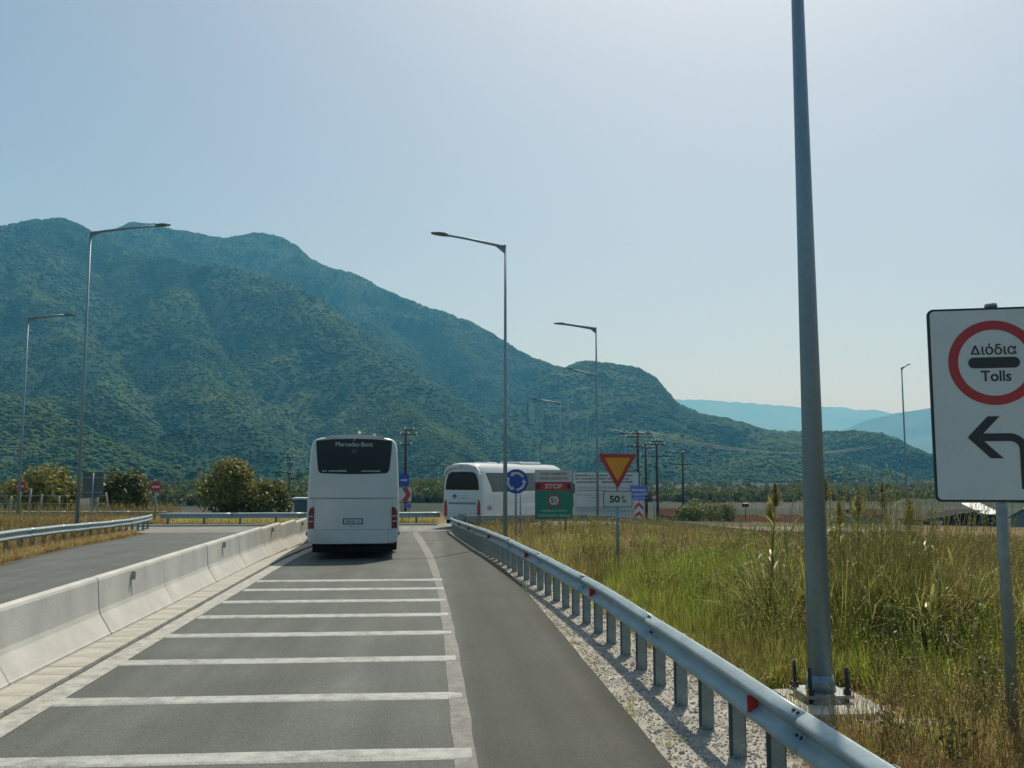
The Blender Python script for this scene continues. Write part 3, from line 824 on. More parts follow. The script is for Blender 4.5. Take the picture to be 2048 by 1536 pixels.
POST = MB()
for (a, b, c, d_) in ((-0.055, 0.055, -0.004, 0.004),):
    POST.box(-0.055, -0.049, 0.0, 0.11, 0, 1); POST.box(0.049, 0.055, 0.0, 0.11, 0, 1); POST.box(-0.055, 0.055, 0.0, 0.007, 0, 1)
POSTME = None
def guardrail(name, label, pts, side, spacing, top=0.76, reflect=None, bolts=True, start_refl=0, post_len=None):
    """side: +1 when the traffic face looks to the left of the path's direction"""
    global POSTME
    d, p = smooth_path(pts)
    tot = d[-1]
    P = lambda s: np.array([np.interp(s, d, p[:, 0]), np.interp(s, d, p[:, 1])])
    def frame(s):
        a = P(max(0, s - 0.15)); b = P(min(tot, s + 0.15)); t = (b - a) / (np.linalg.norm(b - a) + 1e-9)
        return P(s), t, np.array([-t[1], t[0]]) * side
    q, t_, n_ = frame(0)
    root = thing(name, label, 'guardrail', (0, 0, 0))
    s = 0.0; k = 0
    while s < tot - 0.2:
        e = min(tot, s + 4.0)
        V = []; m = len(WPROF); cnt = 9
        lap = 0.0 if k == 0 else 0.003
        for ss_ in np.linspace(s - (0.12 if k else 0), e, cnt):
            c, t, nn = frame(ss_); z0 = gz(c[0], c[1]) + top - 0.156 + 0.004 * math.sin(ss_ * 1.3)
            for o, z in WPROF:
                V.append((c[0] + nn[0] * (o + lap * (k % 2)), c[1] + nn[1] * (o + lap * (k % 2)), z0 + z))
        o = np_mesh('beam', np.array(V), grid_faces(cnt, m), M['galv'], parent=root)
        md = o.modifiers.new('gauge', 'SOLIDIFY'); md.thickness = 0.005; md.offset = 1 if side > 0 else -1
        if bolts and s > 0 and s < 26:
            for ds, zz, oo in ((-0.09, .135, .041), (-0.02, .135, .041), (-0.09, -.03, .024), (-0.02, -.03, .024)):
                c, t, nn = frame(s + ds + 0.02); z0 = gz(c[0], c[1]) + top - 0.156
                mb = MB(); b0 = Vector((c[0] + nn[0] * (oo + .0), c[1] + nn[1] * (oo + .0), z0 + zz)); dr = Vector((nn[0] * .5, nn[1] * .5, .85 if zz > 0 else .3)).normalized()
                mb.tube([b0 - dr * 0.004, b0 + dr * 0.012], 0.013, 8)
                mb.build('bolt', M['dark_metal'], root)
        s = e; k += 1
    s = 0.4
    while s < tot:
        c, t, nn = frame(s)
        ang = math.atan2(-nn[0], nn[1])        # post's local -Y looks away from traffic
        if POSTME is None:
            o = POST.build('post', M['galv_post'], root); POSTME = o.data
        else:
            o = link('post', POSTME, root)
        o.location = (c[0] - nn[0] * 0.115, c[1] - nn[1] * 0.115, gz(c[0], c[1]) - 0.05)
        o.rotation_euler = (0, 0, ang); o.scale = (1, 1, top - 0.06 + 0.05)
        s += spacing
    if reflect:
        for s in reflect:
            s2 = np.interp(s, p[:, 1], d); c, t, nn = frame(s2); z0 = gz(c[0], c[1]) + top - 0.156
            A = Vector((c[0], c[1], z0)); N3 = Vector((nn[0], nn[1], 0)); T3 = Vector((t[0], t[1], 0))
            v = []
            for dt in (0, 0.012):
                for o, z in ((0.012, -0.035), (0.098, -0.07), (0.098, 0.06), (0.012, 0.045)):
                    v.append(A + N3 * o - T3 * dt + Vector((0, 0, z)))
            mb = MB(); mb.add(v, [(0, 1, 2, 3), (7, 6, 5, 4), (0, 4, 5, 1), (1, 5, 6, 2), (2, 6, 7, 3), (3, 7, 4, 0)])
            mb.build('reflector', M['red_reflector'], root)
    return root

guardrail('guardrail', 'galvanised guardrail curving along the gravel shoulder right of the lane', [(2.47, 2.0), (2.47, 8), (2.45, 13), (2.2, 18), (1.75, 25), (1.45, 30), (1.25, 38), (1.08, 44), (1.05, 46.2), (1.3, 47.1), (2.2, 47.6), (5, 47.9), (9, 47.8), (14.4, 47.6), (18.5, 47.2), (26, 46.8)],
          1, 0.84, reflect=(6.75, 13.2, 19.4, 25.7, 32, 38))
guardrail('guardrail', 'guardrail on the dry verge left of the opposite carriageway', [(-11.3, 18), (-11.5, 22), (-12.25, 28), (-13.6, 37), (-15.0, 50.2), (-15.3, 51.6)], -1, 1.35, bolts=False)
guardrail('guardrail', 'straight guardrail crossing behind the buses beyond the roundabout', [(-15.2, 53.05), (-8, 53.05), (0.6, 53.05)], -1, 2.0, bolts=False)
guardrail('guardrail', 'distant guardrail behind the left verge and lamp post', [(-30, 58), (-20, 57.2), (-16, 57)], -1, 2.0, bolts=False, top=0.72)

# ------------------------------------------------------------------ coaches
def chaikin(p, n=2):
    for _ in range(n):
        q = []
        for i in range(len(p)):
            a, b = p[i], p[(i + 1) % len(p)]
            q += [tuple(.8 * u + .2 * v for u, v in zip(a, b)), tuple(.2 * u + .8 * v for u, v in zip(a, b))]
        p = q
    return p

def coach_body(half, secs, cz, name, mat, parent):
    """half: right-hand outline (x, z) from the floor to the roof; secs: (y, x scale, z scale, z shift)"""
    outl = half + [(-x, z) for x, z in reversed(half)]
    outl = chaikin(outl, 2); m = len(outl)
    V = []; F = []
    for (y, sx, sz, dz) in secs:
        V += [(x * sx, y, cz + (z - cz) * sz + dz) for x, z in outl]
    for i in range(len(secs) - 1):
        for k in range(m):
            F.append((i * m + k, i * m + (k + 1) % m, (i + 1) * m + (k + 1) % m, (i + 1) * m + k))
    F.append(tuple(range(m))); F.append(tuple(reversed(range((len(secs) - 1) * m, len(secs) * m))))
    mb = MB(); mb.add(V, F, True)
    o = fix_normals(mb.build(name, mat, parent))
    es = o.modifiers.new('crisp', 'EDGE_SPLIT'); es.split_angle = R(38)
    return o

def side_pane(parent, s, prof_, ya, yb, y1):
    """a pane bowed like the coach's side; its rear edge slants from ya (sill) to yb (head)"""
    V = []; F = []; n_ = len(prof_)
    for k, (x, z) in enumerate(prof_):
        y0 = ya + (yb - ya) * k / (n_ - 1)
        V += [(s * x, y0, z), (s * x, y1, z), (s * (x - .04), y1, z), (s * (x - .04), y0, z)]
    for k in range(n_ - 1):
        o = 4 * k; F += [(o + j, o + (j + 1) % 4, o + 4 + (j + 1) % 4, o + 4 + j) for j in range(4)]
    F += [(3, 2, 1, 0), tuple(4 * (n_ - 1) + j for j in range(4))]
    mb = MB(); mb.add(V, F)
    return fix_normals(mb.build('side_window', M['side_glass'], parent))

def wheel(parent, x, y, r=0.51, w=0.30):
    s = 1 if x > 0 else -1
    t = link('wheel', None, parent, (x, y, r))
    mb = MB()
    prof_ = [(r * .6, 0), (r * .92, 0), (r, 0.04), (r, w - 0.04), (r * .92, w), (r * .6, w)]
    n = 28; V = []; F = []
    for k in range(n):
        a = 2 * math.pi * k / n
        for rr_, q in prof_: V.append((-s * q, rr_ * math.cos(a), rr_ * math.sin(a)))
    m = len(prof_)
    for k in range(n):
        for j in range(m - 1): F.append((k * m + j, k * m + j + 1, ((k + 1) % n) * m + j + 1, ((k + 1) % n) * m + j))
    mb.add(V, F, True); fix_normals(mb.build('tyre', M['rubber'], t))
    mb = MB(); mb.tube([(-s * .03, 0, 0), (-s * (w - .02), 0, 0)], [r * .62, r * .62], 24); mb.tube([(s * .0, 0, 0), (-s * .05, 0, 0)], [r * .22, r * .3], 16)
    mb.build('rim', M['rim'], t)
    return t

# --- the near coach, seen square from behind
b1 = thing('coach', 'white coach seen square from behind on the lane, dark rear window', 'bus', (-2.125, 25.45, gz(-2.1, 26) + 0.012), R(2.3))
half = [(0, 0.42), (1.10, 0.42), (1.20, 0.47), (1.265, 0.62), (1.272, 1.25), (1.262, 1.75), (1.235, 2.4), (1.195, 3.05), (1.165, 3.22), (1.06, 3.325), (0.86, 3.37), (0.45, 3.385)]
secs = [(0.0, 0.945, 0.985, 0.0), (0.02, 0.968, 0.992, 0), (0.07, 0.988, 0.997, 0), (0.16, 0.998, 1, 0), (0.3, 1, 1, 0), (3.0, 1, 1, 0), (9, 1, 1, 0), (11.6, 1, 1, 0), (11.95, 0.98, 0.97, -.04), (12.1, 0.92, 0.9, -.1)]
coach_body(half, secs, 1.6, 'body', M['bus_white'], b1)
mb = MB(); mb.prism(chaikin([(-0.80, 3.36), (-0.74, 3.405), (-0.45, 3.435), (0, 3.445), (0.45, 3.435), (0.74, 3.405), (0.86, 3.36)], 1), -0.005, 2.4); mb.build('roof_fairing', M['bus_white2'], b1)
# rear window, a wide panel of dark glass with rounded lower corners
rw = [(-1.045, 3.27), (-0.6, 3.315), (0, 3.33), (0.6, 3.315), (1.045, 3.27), (1.035, 3.05), (0.995, 2.62), (0.975, 2.46), (0.93, 2.385), (0.84, 2.365), (0, 2.345), (-0.84, 2.365), (-0.93, 2.385), (-0.975, 2.46), (-0.995, 2.62), (-1.035, 3.05)]
mb = MB(); mb.prism(rw, -0.012, 0.03); win = mb.build('rear_window', M['glass'], b1)
text('Mercedes-Benz', 0.16, M['sign_white'], win, (0, -0.0145, 3.175), width=1.02, height=0.125)
text('30', 0.1, M['print_grey'], win, (0.0, -0.0145, 2.985), width=0.15, height=0.11)
def script_row(mb, x0, x1, z, h, y, seed, gap=0.3):
    """a row of small printed marks too blurred to read"""
    rnd = random.Random(seed); x = x0
    while x < x1:
        w_ = h * rnd.uniform(0.35, 0.8)
        if rnd.random() > 0.12: mb.box(x, min(x + w_, x1), y - 0.0015, y, z, z + h * rnd.uniform(0.7, 1.0))
        x += w_ + h * gap
    return mb
mb = MB(); script_row(mb, -0.86, -0.20, 2.415, 0.042, -0.013, 1); mb.build('lettering', M['sign_white'], win)
mb = MB(); script_row(mb, 0.20, 0.72, 2.412, 0.042, -0.013, 2); mb.build('lettering', M['sign_white'], win)
mb = MB(); mb.box(-1.19, 1.19, -0.004, 0.06, 1.672, 1.688); mb.build('panel_seam', M['seam'], b1)
mb = MB(); mb.box(-0.72, 0.70, -0.011, 0.03, 1.668, 1.684, 0.003); mb.build('lid_handle', M['seam'], b1)
mb = MB(); mb.box(-1.07, 1.07, -0.004, 0.03, 0.812, 0.822); mb.box(-1.075, -1.066, -0.004, 0.03, 0.82, 1.67); mb.box(1.066, 1.075, -0.004, 0.03, 0.82, 1.67); mb.box(-.975, -.968, -.004, .03, .46, .81); mb.box(.968, .975, -.004, .03, .46, .81); mb.build('lid_seam', M['bus_grey'], b1)
mb = MB(); mb.box(-0.27, 0.27, -0.018, 0.02, 0.965, 1.125, 0.006); pf = mb.build('plate_holder', M['dark_metal'], b1)
mb = MB(); mb.box(-0.24, 0.24, -0.022, -0.016, 0.99, 1.10); mb.build('number_plate', M['sign_white'], pf)
mb = MB(); script_row(mb, -0.19, 0.19, 1.015, 0.06, -0.0225, 5); mb.build('lettering', M['print_grey'], pf)
mb = MB(); mb.box(-0.06, -0.02, -0.012, 0.02, 0.90, 0.925, 0.004); mb.build('lid_lock', M['dark_metal'], b1)
mb = MB(); mb.tube([(0, -0.03, 3.30), (0, 0.0, 3.30)], 0.022, 10); mb.build('camera_eye', M['sign_white'], b1)
for s in (-1, 1):
    pl = [(s * 1.06, 0.85), (s * 1.06, 1.44), (s * 1.13, 1.43), (s * 1.185, 1.38), (s * 1.21, 1.28), (s * 1.215, 0.85)]
    if s < 0: pl = pl[::-1]
    mb = MB(); mb.prism(pl, -0.012, 0.10); tl = mb.build('tail_lamp', M['lamp_red'], b1)
    for z in (1.03, 1.17):
        mb = MB(); mb.box(min(s * 1.075, s * 1.2), max(s * 1.075, s * 1.2), -0.02, 0.0, z, z + 0.035, 0.004); mb.build('lamp_lens', M['lamp_clear'], tl)
    mb = MB(); mb.box(s * 1.255 - 0.03, s * 1.255 + 0.03, 0.10, 0.2, 0.66, 0.75, 0.01); mb.build('marker_lamp', M['dark_metal'], b1)
    k = 0
    for y in (0.9, 2.75, 4.6, 6.45, 8.3, 10.15):
        mb = MB(); z0, z1 = 1.85, 2.98
        side_pane(b1, s, [(1.268, 1.85), (1.245, 2.42), (1.210, 2.98)], y, y, y + 1.78)
    for y in (3.1, 9.3): wheel(b1, s * 1.225, y)
mb = MB(); mb.box(-1.10, 1.10, 0.12, 11.7, 0.20, 0.45); mb.build('underbody', M['under'], b1)
mb = MB(); mb.box(-1.17, -0.75, 2.3, 2.33, 0.16, 0.5); mb.box(0.75, 1.17, 2.3, 2.33, 0.16, 0.5); mb.build('mud_flap', M['rubber'], b1)
for x, y in ((0.02, 3.0), (0.44, 5.0)):
    mb = MB(); mb.tube([(x, y, 3.36), (x, y, 3.56), (x, y + .05, 3.66)], [0.014, 0.012, 0.01], 8); a = mb.build('roof_aerial', M['dark_metal'], b1)
    mb = MB(); mb.box(x - .045, x + .045, y - .03, y + .06, 3.60, 3.68, 0.02); mb.build('aerial_head', M['ceramic'], a)

# --- the far coach turning right through the roundabout
b2 = thing('coach', 'white coach turning right on the roundabout, rounded rear spoiler and tall red lamps', 'bus', (1.75, 50.0, gz(1.75, 50) + 0.02), R(-31))
half = [(0, 0.40), (1.12, 0.40), (1.22, 0.46), (1.272, 0.62), (1.275, 1.3), (1.268, 1.9), (1.225, 2.5), (1.14, 3.05), (1.05, 3.32), (0.85, 3.50), (0.4, 3.56)]
secs = [(0.0, 0.90, 0.93, -0.08), (0.03, 0.93, 0.95, -0.06), (0.10, 0.965, 0.968, -0.04), (0.25, 0.99, 0.985, -.02), (0.5, 1, 1, 0), (3, 1, 1, 0), (6, 1, 1, 0), (9, 1, 1, 0), (11, 1, 0.995, 0), (11.6, .985, .96, -.05), (12.0, .95, .90, -.12), (12.2, .88, .82, -.2)]
coach_body(half, secs, 1.7, 'body', M['bus_white2'], b2)
rw = [(-1.04, 2.06), (1.04, 2.06), (1.045, 2.2), (0.985, 2.62), (0.86, 2.93), (0.68, 3.04), (0, 3.07), (-0.68, 3.04), (-0.86, 2.93), (-0.985, 2.62), (-1.045, 2.2)]
mb = MB(); mb.prism(rw, -0.02, 0.06); mb.build('rear_window', M['glass'], b2)
# spoiler lip bending over the window
sp = [(-1.06, 2.85), (-0.98, 3.06), (-0.80, 3.22), (-0.4, 3.30), (0, 3.32), (0.4, 3.30), (0.80, 3.22), (0.98, 3.06), (1.06, 2.85), (1.12, 2.88), (1.07, 3.12), (0.88, 3.36), (0.45, 3.46), (0, 3.48), (-0.45, 3.46), (-0.88, 3.36), (-1.07, 3.12), (-1.12, 2.88)]
mb = MB(); mb.prism(sp, -0.13, 0.45); spo = mb.build('roof_spoiler', M['bus_white2'], b2)
mb = MB(); mb.box(-0.09, 0.09, -0.15, -0.12, 3.33, 3.40, 0.01); mb.build('brake_lamp', M['lamp_clear'], spo)
mb = MB(); mb.prism([(-0.66, 1.71), (-0.48, 1.58), (-0.30, 1.71), (-0.48, 1.85)], -0.008, 0.02); em = mb.build('emblem', M['sign_blue'], b2)
mb = MB(); mb.prism([(-0.58, 1.71), (-0.48, 1.66), (-0.38, 1.71), (-0.48, 1.76)], -0.011, -0.007); mb.build('emblem_centre', M['bus_grey'], em)
mb = MB(); mb.box(-0.22, 0.36, -0.006, 0.02, 1.60, 1.63); mb.box(-0.22, 0.30, -0.006, 0.02, 1.74, 1.755); mb.build('lettering', M['bus_grey'], b2)
mb = MB(); mb.box(-0.86, 0.86, -0.004, 0.03, 1.26, 1.40, 0.02); mb.build('air_grille', M['bus_grey'], b2)
mb = MB(); mb.box(-1.08, 1.08, -0.004, 0.03, 0.78, 0.79); mb.box(-0.98, 0.98, -0.004, 0.03, 1.52, 1.528); mb.build('panel_seam', M['bus_grey'], b2)
mb = MB(); mb.box(-0.27, 0.27, -0.012, 0.02, 0.60, 0.72, 0.006); mb.build('number_plate', M['bus_grey'], b2)
for s in (-1, 1):
    pl = [(s * 0.93, 0.62), (s * 0.95, 1.25), (s * 1.00, 1.52), (s * 1.07, 1.50), (s * 1.13, 1.3), (s * 1.15, 0.62)]
    if s < 0: pl = pl[::-1]
    mb = MB(); mb.prism(pl, -0.012, 0.12); mb.build('tail_lamp', M['sign_red'], b2)
    for y, L_ in ((0.75, 2.0), (2.85, 2.0), (4.95, 2.0), (7.05, 2.0), (9.15, 1.9)):
        mb = MB(); z0, z1 = 1.93, 3.0
        dx = 0.45 if y < 1 else 0
        side_pane(b2, s, [(1.276, 1.93), (1.255, 2.25), (1.238, 2.5), (1.205, 2.75), (1.165, 3.0)], y + dx, y - dx * .4, y + L_)
    for y in (2.6, 9.3): wheel(b2, s * 1.25, y)
    mb = MB()
    for y in (1.35, 4.0, 5.6, 7.2): mb.box(s * 1.272 - .004, s * 1.272 + .004, y, y + .012, 0.5, 1.72)
    mb.box(s * 1.273 - .004, s * 1.273 + .004, 0.6, 11, 1.25, 1.262)
    mb.build('locker_seam', M['bus_grey'], b2)
    mb = MB(); mb.box(s * 1.274 - .005, s * 1.274 + .005, 0.55, 1.1, 0.95, 1.18, 0.003); mb.build('side_grille', M['bus_grey'], b2)
mb = MB(); mb.box(-1.1, 1.1, 0.2, 11.8, 0.2, 0.42); mb.build('underbody', M['under'], b2)
mb = MB(); mb.box(-0.75, 0.75, 6.0, 9.0, 3.5, 3.68, 0.07); mb.build('roof_unit', M['bus_white2'], b2)
mb = MB(); mb.box(-0.45, 0.45, 2.2, 3.4, 3.5, 3.62, 0.05); mb.build('roof_hatch', M['bus_white2'], b2)

# ------------------------------------------------------------------ street lamps
def street_lamp(x, y, h, arm, arm_rise, aim, label, r0=0.082, r1=0.038, near=False):
    t = thing('street_lamp', label, 'street lamp', (x, y, gz(x, y)), aim, 'lamps around the roundabout')
    n = 12; fat = 1.0 if y < 40 else 1.5
    mb = MB(); mb.tube([(0, 0, 0.0), (0, 0, h * .5), (0, 0, h)], [r0, (r0 + r1) / 2, r1], n); mb.build('pole', M['galv_pole'], t)
    mb = MB(); L_ = abs(arm); s = 1 if arm > 0 else -1
    mb.tube([(0, 0, h - 0.08), (s * L_ * .5, 0, h + arm_rise * .5), (s * (L_ - 0.55), 0, h + arm_rise * .82)], [0.055 * fat, 0.046 * fat, 0.038 * fat], 8)
    mb.add([(0, -.01, h - .35), (s * .4, -.01, h - .02), (0, -.01, h), (0, .01, h - .35), (s * .4, .01, h - .02), (0, .01, h)], [(0, 1, 2), (5, 4, 3), (0, 3, 4, 1), (1, 4, 5, 2)])
    ar = mb.build('arm', M['galv_pole'], t)
    mb = MB(); V = []; F = []
    zc = h + arm_rise
    for q, w_, hh in ((L_ - 0.62, .05, .045), (L_ - 0.5, .11, .075), (L_ - 0.3, .15, .065), (L_ - 0.1, .13, .035), (L_, .05, .02)):
        zq = h + arm_rise * (q / L_)
        V += [(s * q, -w_, zq - .02), (s * q, w_, zq - .02), (s * q, w_ * .7, zq + hh), (s * q, -w_ * .7, zq + hh)]
    for i in range(4):
        for k in range(4): F.append((i * 4 + k, i * 4 + (k + 1) % 4, i * 4 + 4 + (k + 1) % 4, i * 4 + 4 + k))
    F += [(3, 2, 1, 0), (16, 17, 18, 19)]
    mb.add(V, F); fix_normals(mb.build('luminaire', M['sign_back'], t))
    if near:
        mb = MB(); mb.box(-.24, .24, -.24, .24, 0.10, 0.135, 0.006); mb.build('base_plate', M['galv_post'], t)
        mb = MB(); mb.tube([(0, 0, 0.13), (0, 0, 0.30)], [r0 * 1.22, r0 * 1.01], 12); mb.build('stiffener', M['galv_pole'], t)
        for sx in (-1, 1):
            for sy in (-1, 1):
                mb = MB(); mb.tube([(sx * .19, sy * .19, 0.02), (sx * .19, sy * .19, 0.40)], 0.021, 8); bo = mb.build('anchor_bolt', M['dark_metal'], t)
                mb = MB(); mb.tube([(sx * .19, sy * .19, 0.137), (sx * .19, sy * .19, 0.185)], 0.042, 6, smooth=False); mb.build('nut', M['dark_metal'], bo)
        mb = MB(); mb.tube([(0, 0, 0.0), (0, 0, 0.11)], [0.27, 0.25], 14, smooth=False); mb.build('grout_pad', M['concrete_gutter'], t)
    else:
        mb = MB(); mb.box(-.2, .2, -.2, .2, 0.0, 0.03); mb.build('base_plate', M['galv_post'], t)
    return t

street_lamp(3.95, 9.05, 10.6, -2.6, 0.33, 0, 'nearest street lamp, thick grey pole rising out of the frame on the right', 0.125, 0.042, near=True)
mb = MB(); mb.box(3.6, 4.42, 8.45, 9.5, -0.10, 0.055, 0.02); fo = mb.build('concrete_footing', M['concrete_gutter']); tag(fo, 'cracked concrete footing at the base of the near lamp pole', 'footing')
mb = MB(); mb.box(3.95, 4.75, 8.08, 8.32, -0.05, 0.035, 0.01); tag(mb.build('concrete_slab', M['concrete_gutter']), 'thin broken concrete slab in front of the lamp footing', 'slab')
street_lamp(2.6, 31.5, 10.67, -2.66, 0.37, 0, 'street lamp behind the blue roundabout sign, arm pointing left against the sky')
street_lamp(8.56, 46, 10.56, -2.22, 0.18, 0, 'street lamp in front of the white text board, arm above the hill crest')
street_lamp(13.98, 75, 11.98, -2.65, 0.55, 0, 'lower lamp arm seen just beside the pole before the white board')
street_lamp(11.11, 77, 9.53, -2.6, 0.28, 0, 'faint street lamp over the turning coach, between two taller lamps', 0.08, 0.04)
street_lamp(21.81, 100, 9.86, -2.57, 0.5, 0, 'farthest street lamp, arm just left of the power poles', 0.08, 0.04)
street_lamp(-14.15, 38, 12.75, 3.2, 0.35, 0, 'tall street lamp behind the left guardrail, arm pointing right')
street_lamp(-21.64, 50, 11.37, 2.45, 0.15, 0, 'smaller street lamp at the far left edge, arm pointing right', 0.085, 0.04)
street_lamp(38.32, 70, 12.84, 1.9, 0.45, R(42), 'street lamp seen along its arm, between the near pole and the toll sign', 0.09, 0.05)

# ------------------------------------------------------------------ signs
def post(parent, x, y0, z0, z1, r=0.035, mat=None, name='post'):
    mb = MB(); mb.tube([(x, y0, z0), (x, y0, z1)], r, 12)
    return mb.build(name, mat or M['galv_post'], parent)

def plate(parent, poly, y0, y1, mat, name='plate'):
    mb = MB(); mb.prism(poly, y0, y1); return fix_normals(mb.build(name, mat, parent))

# toll sign, close on the right
t = thing('toll_sign', 'large pale toll sign with red ring and left-turn arrow, cropped at right edge', 'road sign', (4.51, 6.82, 0), R(-16.5))
TW, TZ0, TZ1 = 0.97, 2.085, 3.65
cz = (TZ0 + TZ1) / 2; hh = TZ1 - TZ0
plate(t, rounded_rect(TW, hh, 0.05, 6, 0, cz), 0.0, 0.02, M['sign_back'], 'sign_back')
plate(t, rounded_rect(TW - 0.004, hh - 0.004, 0.05, 6, 0, cz), -0.006, -0.001, M['sign_black'], 'border')
fc = plate(t, rounded_rect(TW - 0.038, hh - 0.038, 0.036, 6, 0, cz), -0.010, -0.0065, M['sign_grey'], 'face')
zc = 3.20
mb = MB(); ring(mb, 0.268, 0.342, -0.0125, -0.0105, n=72, cz=zc); fix_normals(mb.build('red_ring', M['sign_red'], fc))
plate(fc, rounded_rect(0.385, 0.088, 0.0435, 8, 0, zc), -0.0125, -0.0105, M['sign_black'], 'bar')
text('ιόδια', 0.12, M['sign_black'], fc, (0.042, -0.012, zc + 0.110), width=0.26, height=0.092, depth=0.0012, bold=0.0015)
mb = MB(); d0, d1, dz0, dz1 = -0.172, -0.098, zc + 0.068, zc + 0.142; dm = (d0 + d1) / 2      # capital delta
mb.prism([(d0, dz0), (dm - .006, dz1), (dm + .006, dz1), (dm + .001, dz1 - .022), (d0 + .019, dz0 + .013)], -0.0132, -0.0105)
mb.prism([(d1, dz0), (d1 - .019, dz0 + .013), (dm + .001, dz1 - .022), (dm + .006, dz1)], -0.0131, -0.0105)
mb.prism([(d0, dz0), (d0 + .016, dz0 + .013), (d1 - .016, dz0 + .013), (d1, dz0)], -0.0130, -0.0105)
fix_normals(mb.build('lettering', M['sign_black'], fc))
text('Tolls', 0.12, M['sign_black'], fc, (0.01, -0.012, zc - 0.108), width=0.225, height=0.088, depth=0.0012, bold=0.002)
# arrow: shaft rising from the right, bending left, with an open two-stroke head
mb = MB(); w_ = 0.058; ax, az_ = -0.225, 2.60
def band(mb, pts, w):
    V = []; F = []
    P_ = [Vector((x, 0, z)) for x, z in pts]
    for i, p in enumerate(P_):
        d = (P_[min(i + 1, len(P_) - 1)] - P_[max(i - 1, 0)]).normalized(); nn = Vector((-d.z, 0, d.x))
        for yy_ in (-0.0125, -0.0105):
            V += [(p.x + nn.x * w / 2, yy_, p.z + nn.z * w / 2), (p.x - nn.x * w / 2, yy_, p.z - nn.z * w / 2)]
    for i in range(len(P_) - 1):
        o = i * 4; F += [(o, o + 1, o + 5, o + 4), (o + 2, o + 6, o + 7, o + 3), (o, o + 4, o + 6, o + 2), (o + 1, o + 3, o + 7, o + 5)]
    F += [(0, 2, 3, 1), (o + 4, o + 5, o + 7, o + 6)]
    mb.add(V, F)
arc = [(0.085 + 0.10 * math.sin(R(a)), az_ - 0.10 + 0.10 * math.cos(R(a))) for a in range(0, 91, 10)]
band(mb, [(-0.13, az_)] + arc + [(0.185, 2.19)], 0.062)
mb.prism([(ax, az_), (-0.07, az_ + 0.168), (0.02, az_ + 0.168), (-0.135, az_)], -0.0127, -0.0104); mb.prism([(ax, az_), (-0.135, az_), (0.035, az_ - 0.168), (-0.06, az_ - 0.168)], -0.0127, -0.0104)
fix_normals(mb.build('arrow', M['sign_black'], fc))
post(t, 0.02, 0.06, -0.1, TZ1 + 0.015, 0.044)
mb = MB(); mb.tube([(0.02, 0.06, TZ1 + 0.012), (0.02, 0.06, TZ1 + 0.04)], [0.05, 0.046], 12); mb.build('post_cap', M['galv_post'], t)
for z in (2.4, 3.3):
    mb = MB(); mb.box(-0.06, 0.10, 0.021, 0.11, z, z + 0.04); mb.build('clamp', M['galv_post'], t)

# give-way warning with distance plate
t = thing('give_way_sign', 'red and yellow give-way triangle over a 50 m distance plate', 'road sign', (4.18, 20.0, gz(4.18, 20)), R(2))
def tri(s, z_top, r=0.04):
    h_ = s * 0.866; c = [(-s / 2, z_top), (0, z_top - h_), (s / 2, z_top)]
    out = []
    for i in range(3):
        p, a, b = Vector(c[i]), Vector(c[i - 1]), Vector(c[(i + 1) % 3])
        u = (a - p).normalized(); v = (b - p).normalized()
        for k in range(5):
            q = k / 4; out.append(tuple(p + (u * (1 - q) + v * q) * r * (1.35 - 0.5 * math.sin(q * math.pi))))
    return out
plate(t, tri(0.90, 2.77), -0.004, 0.012, M['sign_red'], 'triangle')
plate(t, tri(0.60, 2.77 - 0.082, 0.02), -0.008, -0.0045, M['sign_yellow'], 'triangle_field')
plate(t, rounded_rect(0.66, 0.36, 0.035, 5, 0, 1.765), -0.004, 0.012, M['sign_black'], 'plate_border')
fp = plate(t, rounded_rect(0.63, 0.33, 0.025, 5, 0, 1.765), -0.008, -0.0045, M['sign_white'], 'distance_plate')
text('50', 0.2, M['sign_black'], fp, (-0.075, -0.010, 1.765), width=0.235, height=0.155, depth=0.0012, bold=0.006)
text('μ', 0.1, M['sign_black'], fp, (0.115, -0.010, 1.80), width=0.06, height=0.075, depth=0.0012, bold=0.002)
text('m', 0.1, M['sign_black'], fp, (0.15, -0.010, 1.715), width=0.085, height=0.065, depth=0.0012, bold=0.002)
post(t, 0, 0.05, -0.1, 2.6, 0.038)

# over-height vehicle warning
t = thing('overheight_sign', 'green and white overheight STOP sign with red band and limit roundel', 'road sign', (5.2, 38.0, gz(5.2, 38)), R(0))
b0 = -gz(5.2, 38)
Z = lambda z: z + b0
sg = plate(t, [(-.80, Z(.45)), (.80, Z(.45)), (.80, Z(2.51)), (-.80, Z(2.51))], 0.0, 0.04, M['sign_back'], 'panel')
plate(sg, [(-.79, Z(.46)), (.79, Z(.46)), (.79, Z(1.64)), (-.79, Z(1.64))], -0.006, -0.001, M['sign_green'], 'green_field')
plate(sg, [(-.79, Z(1.64)), (.79, Z(1.64)), (.79, Z(2.01)), (-.79, Z(2.01))], -0.006, -0.001, M['sign_red'], 'red_band')
plate(sg, [(-.79, Z(2.01)), (.79, Z(2.01)), (.79, Z(2.50)), (-.79, Z(2.50))], -0.006, -0.001, M['sign_white'], 'white_field')
text('OTAN ANABOYN', 0.15, M['print_grey'], sg, (0, -0.008, Z(2.35)), width=1.12, height=0.115, bold=0.004)
text('WHEN LIGHTS ON', 0.15, M['print_grey'], sg, (0, -0.008, Z(2.155)), width=1.24, height=0.115, bold=0.004)
text('STOP', 0.25, M['sign_white'], sg, (0.0, -0.008, Z(1.83)), width=0.74, height=0.20, bold=0.008)
for s in (-1, 1):
    plate(sg, [(s * .66 + .11 * math.cos(R(22.5 + 45 * k)), Z(1.83) + .11 * math.sin(R(22.5 + 45 * k))) for k in range(8)], -0.03, -0.0065, M['dark_metal'], 'signal_lamp')
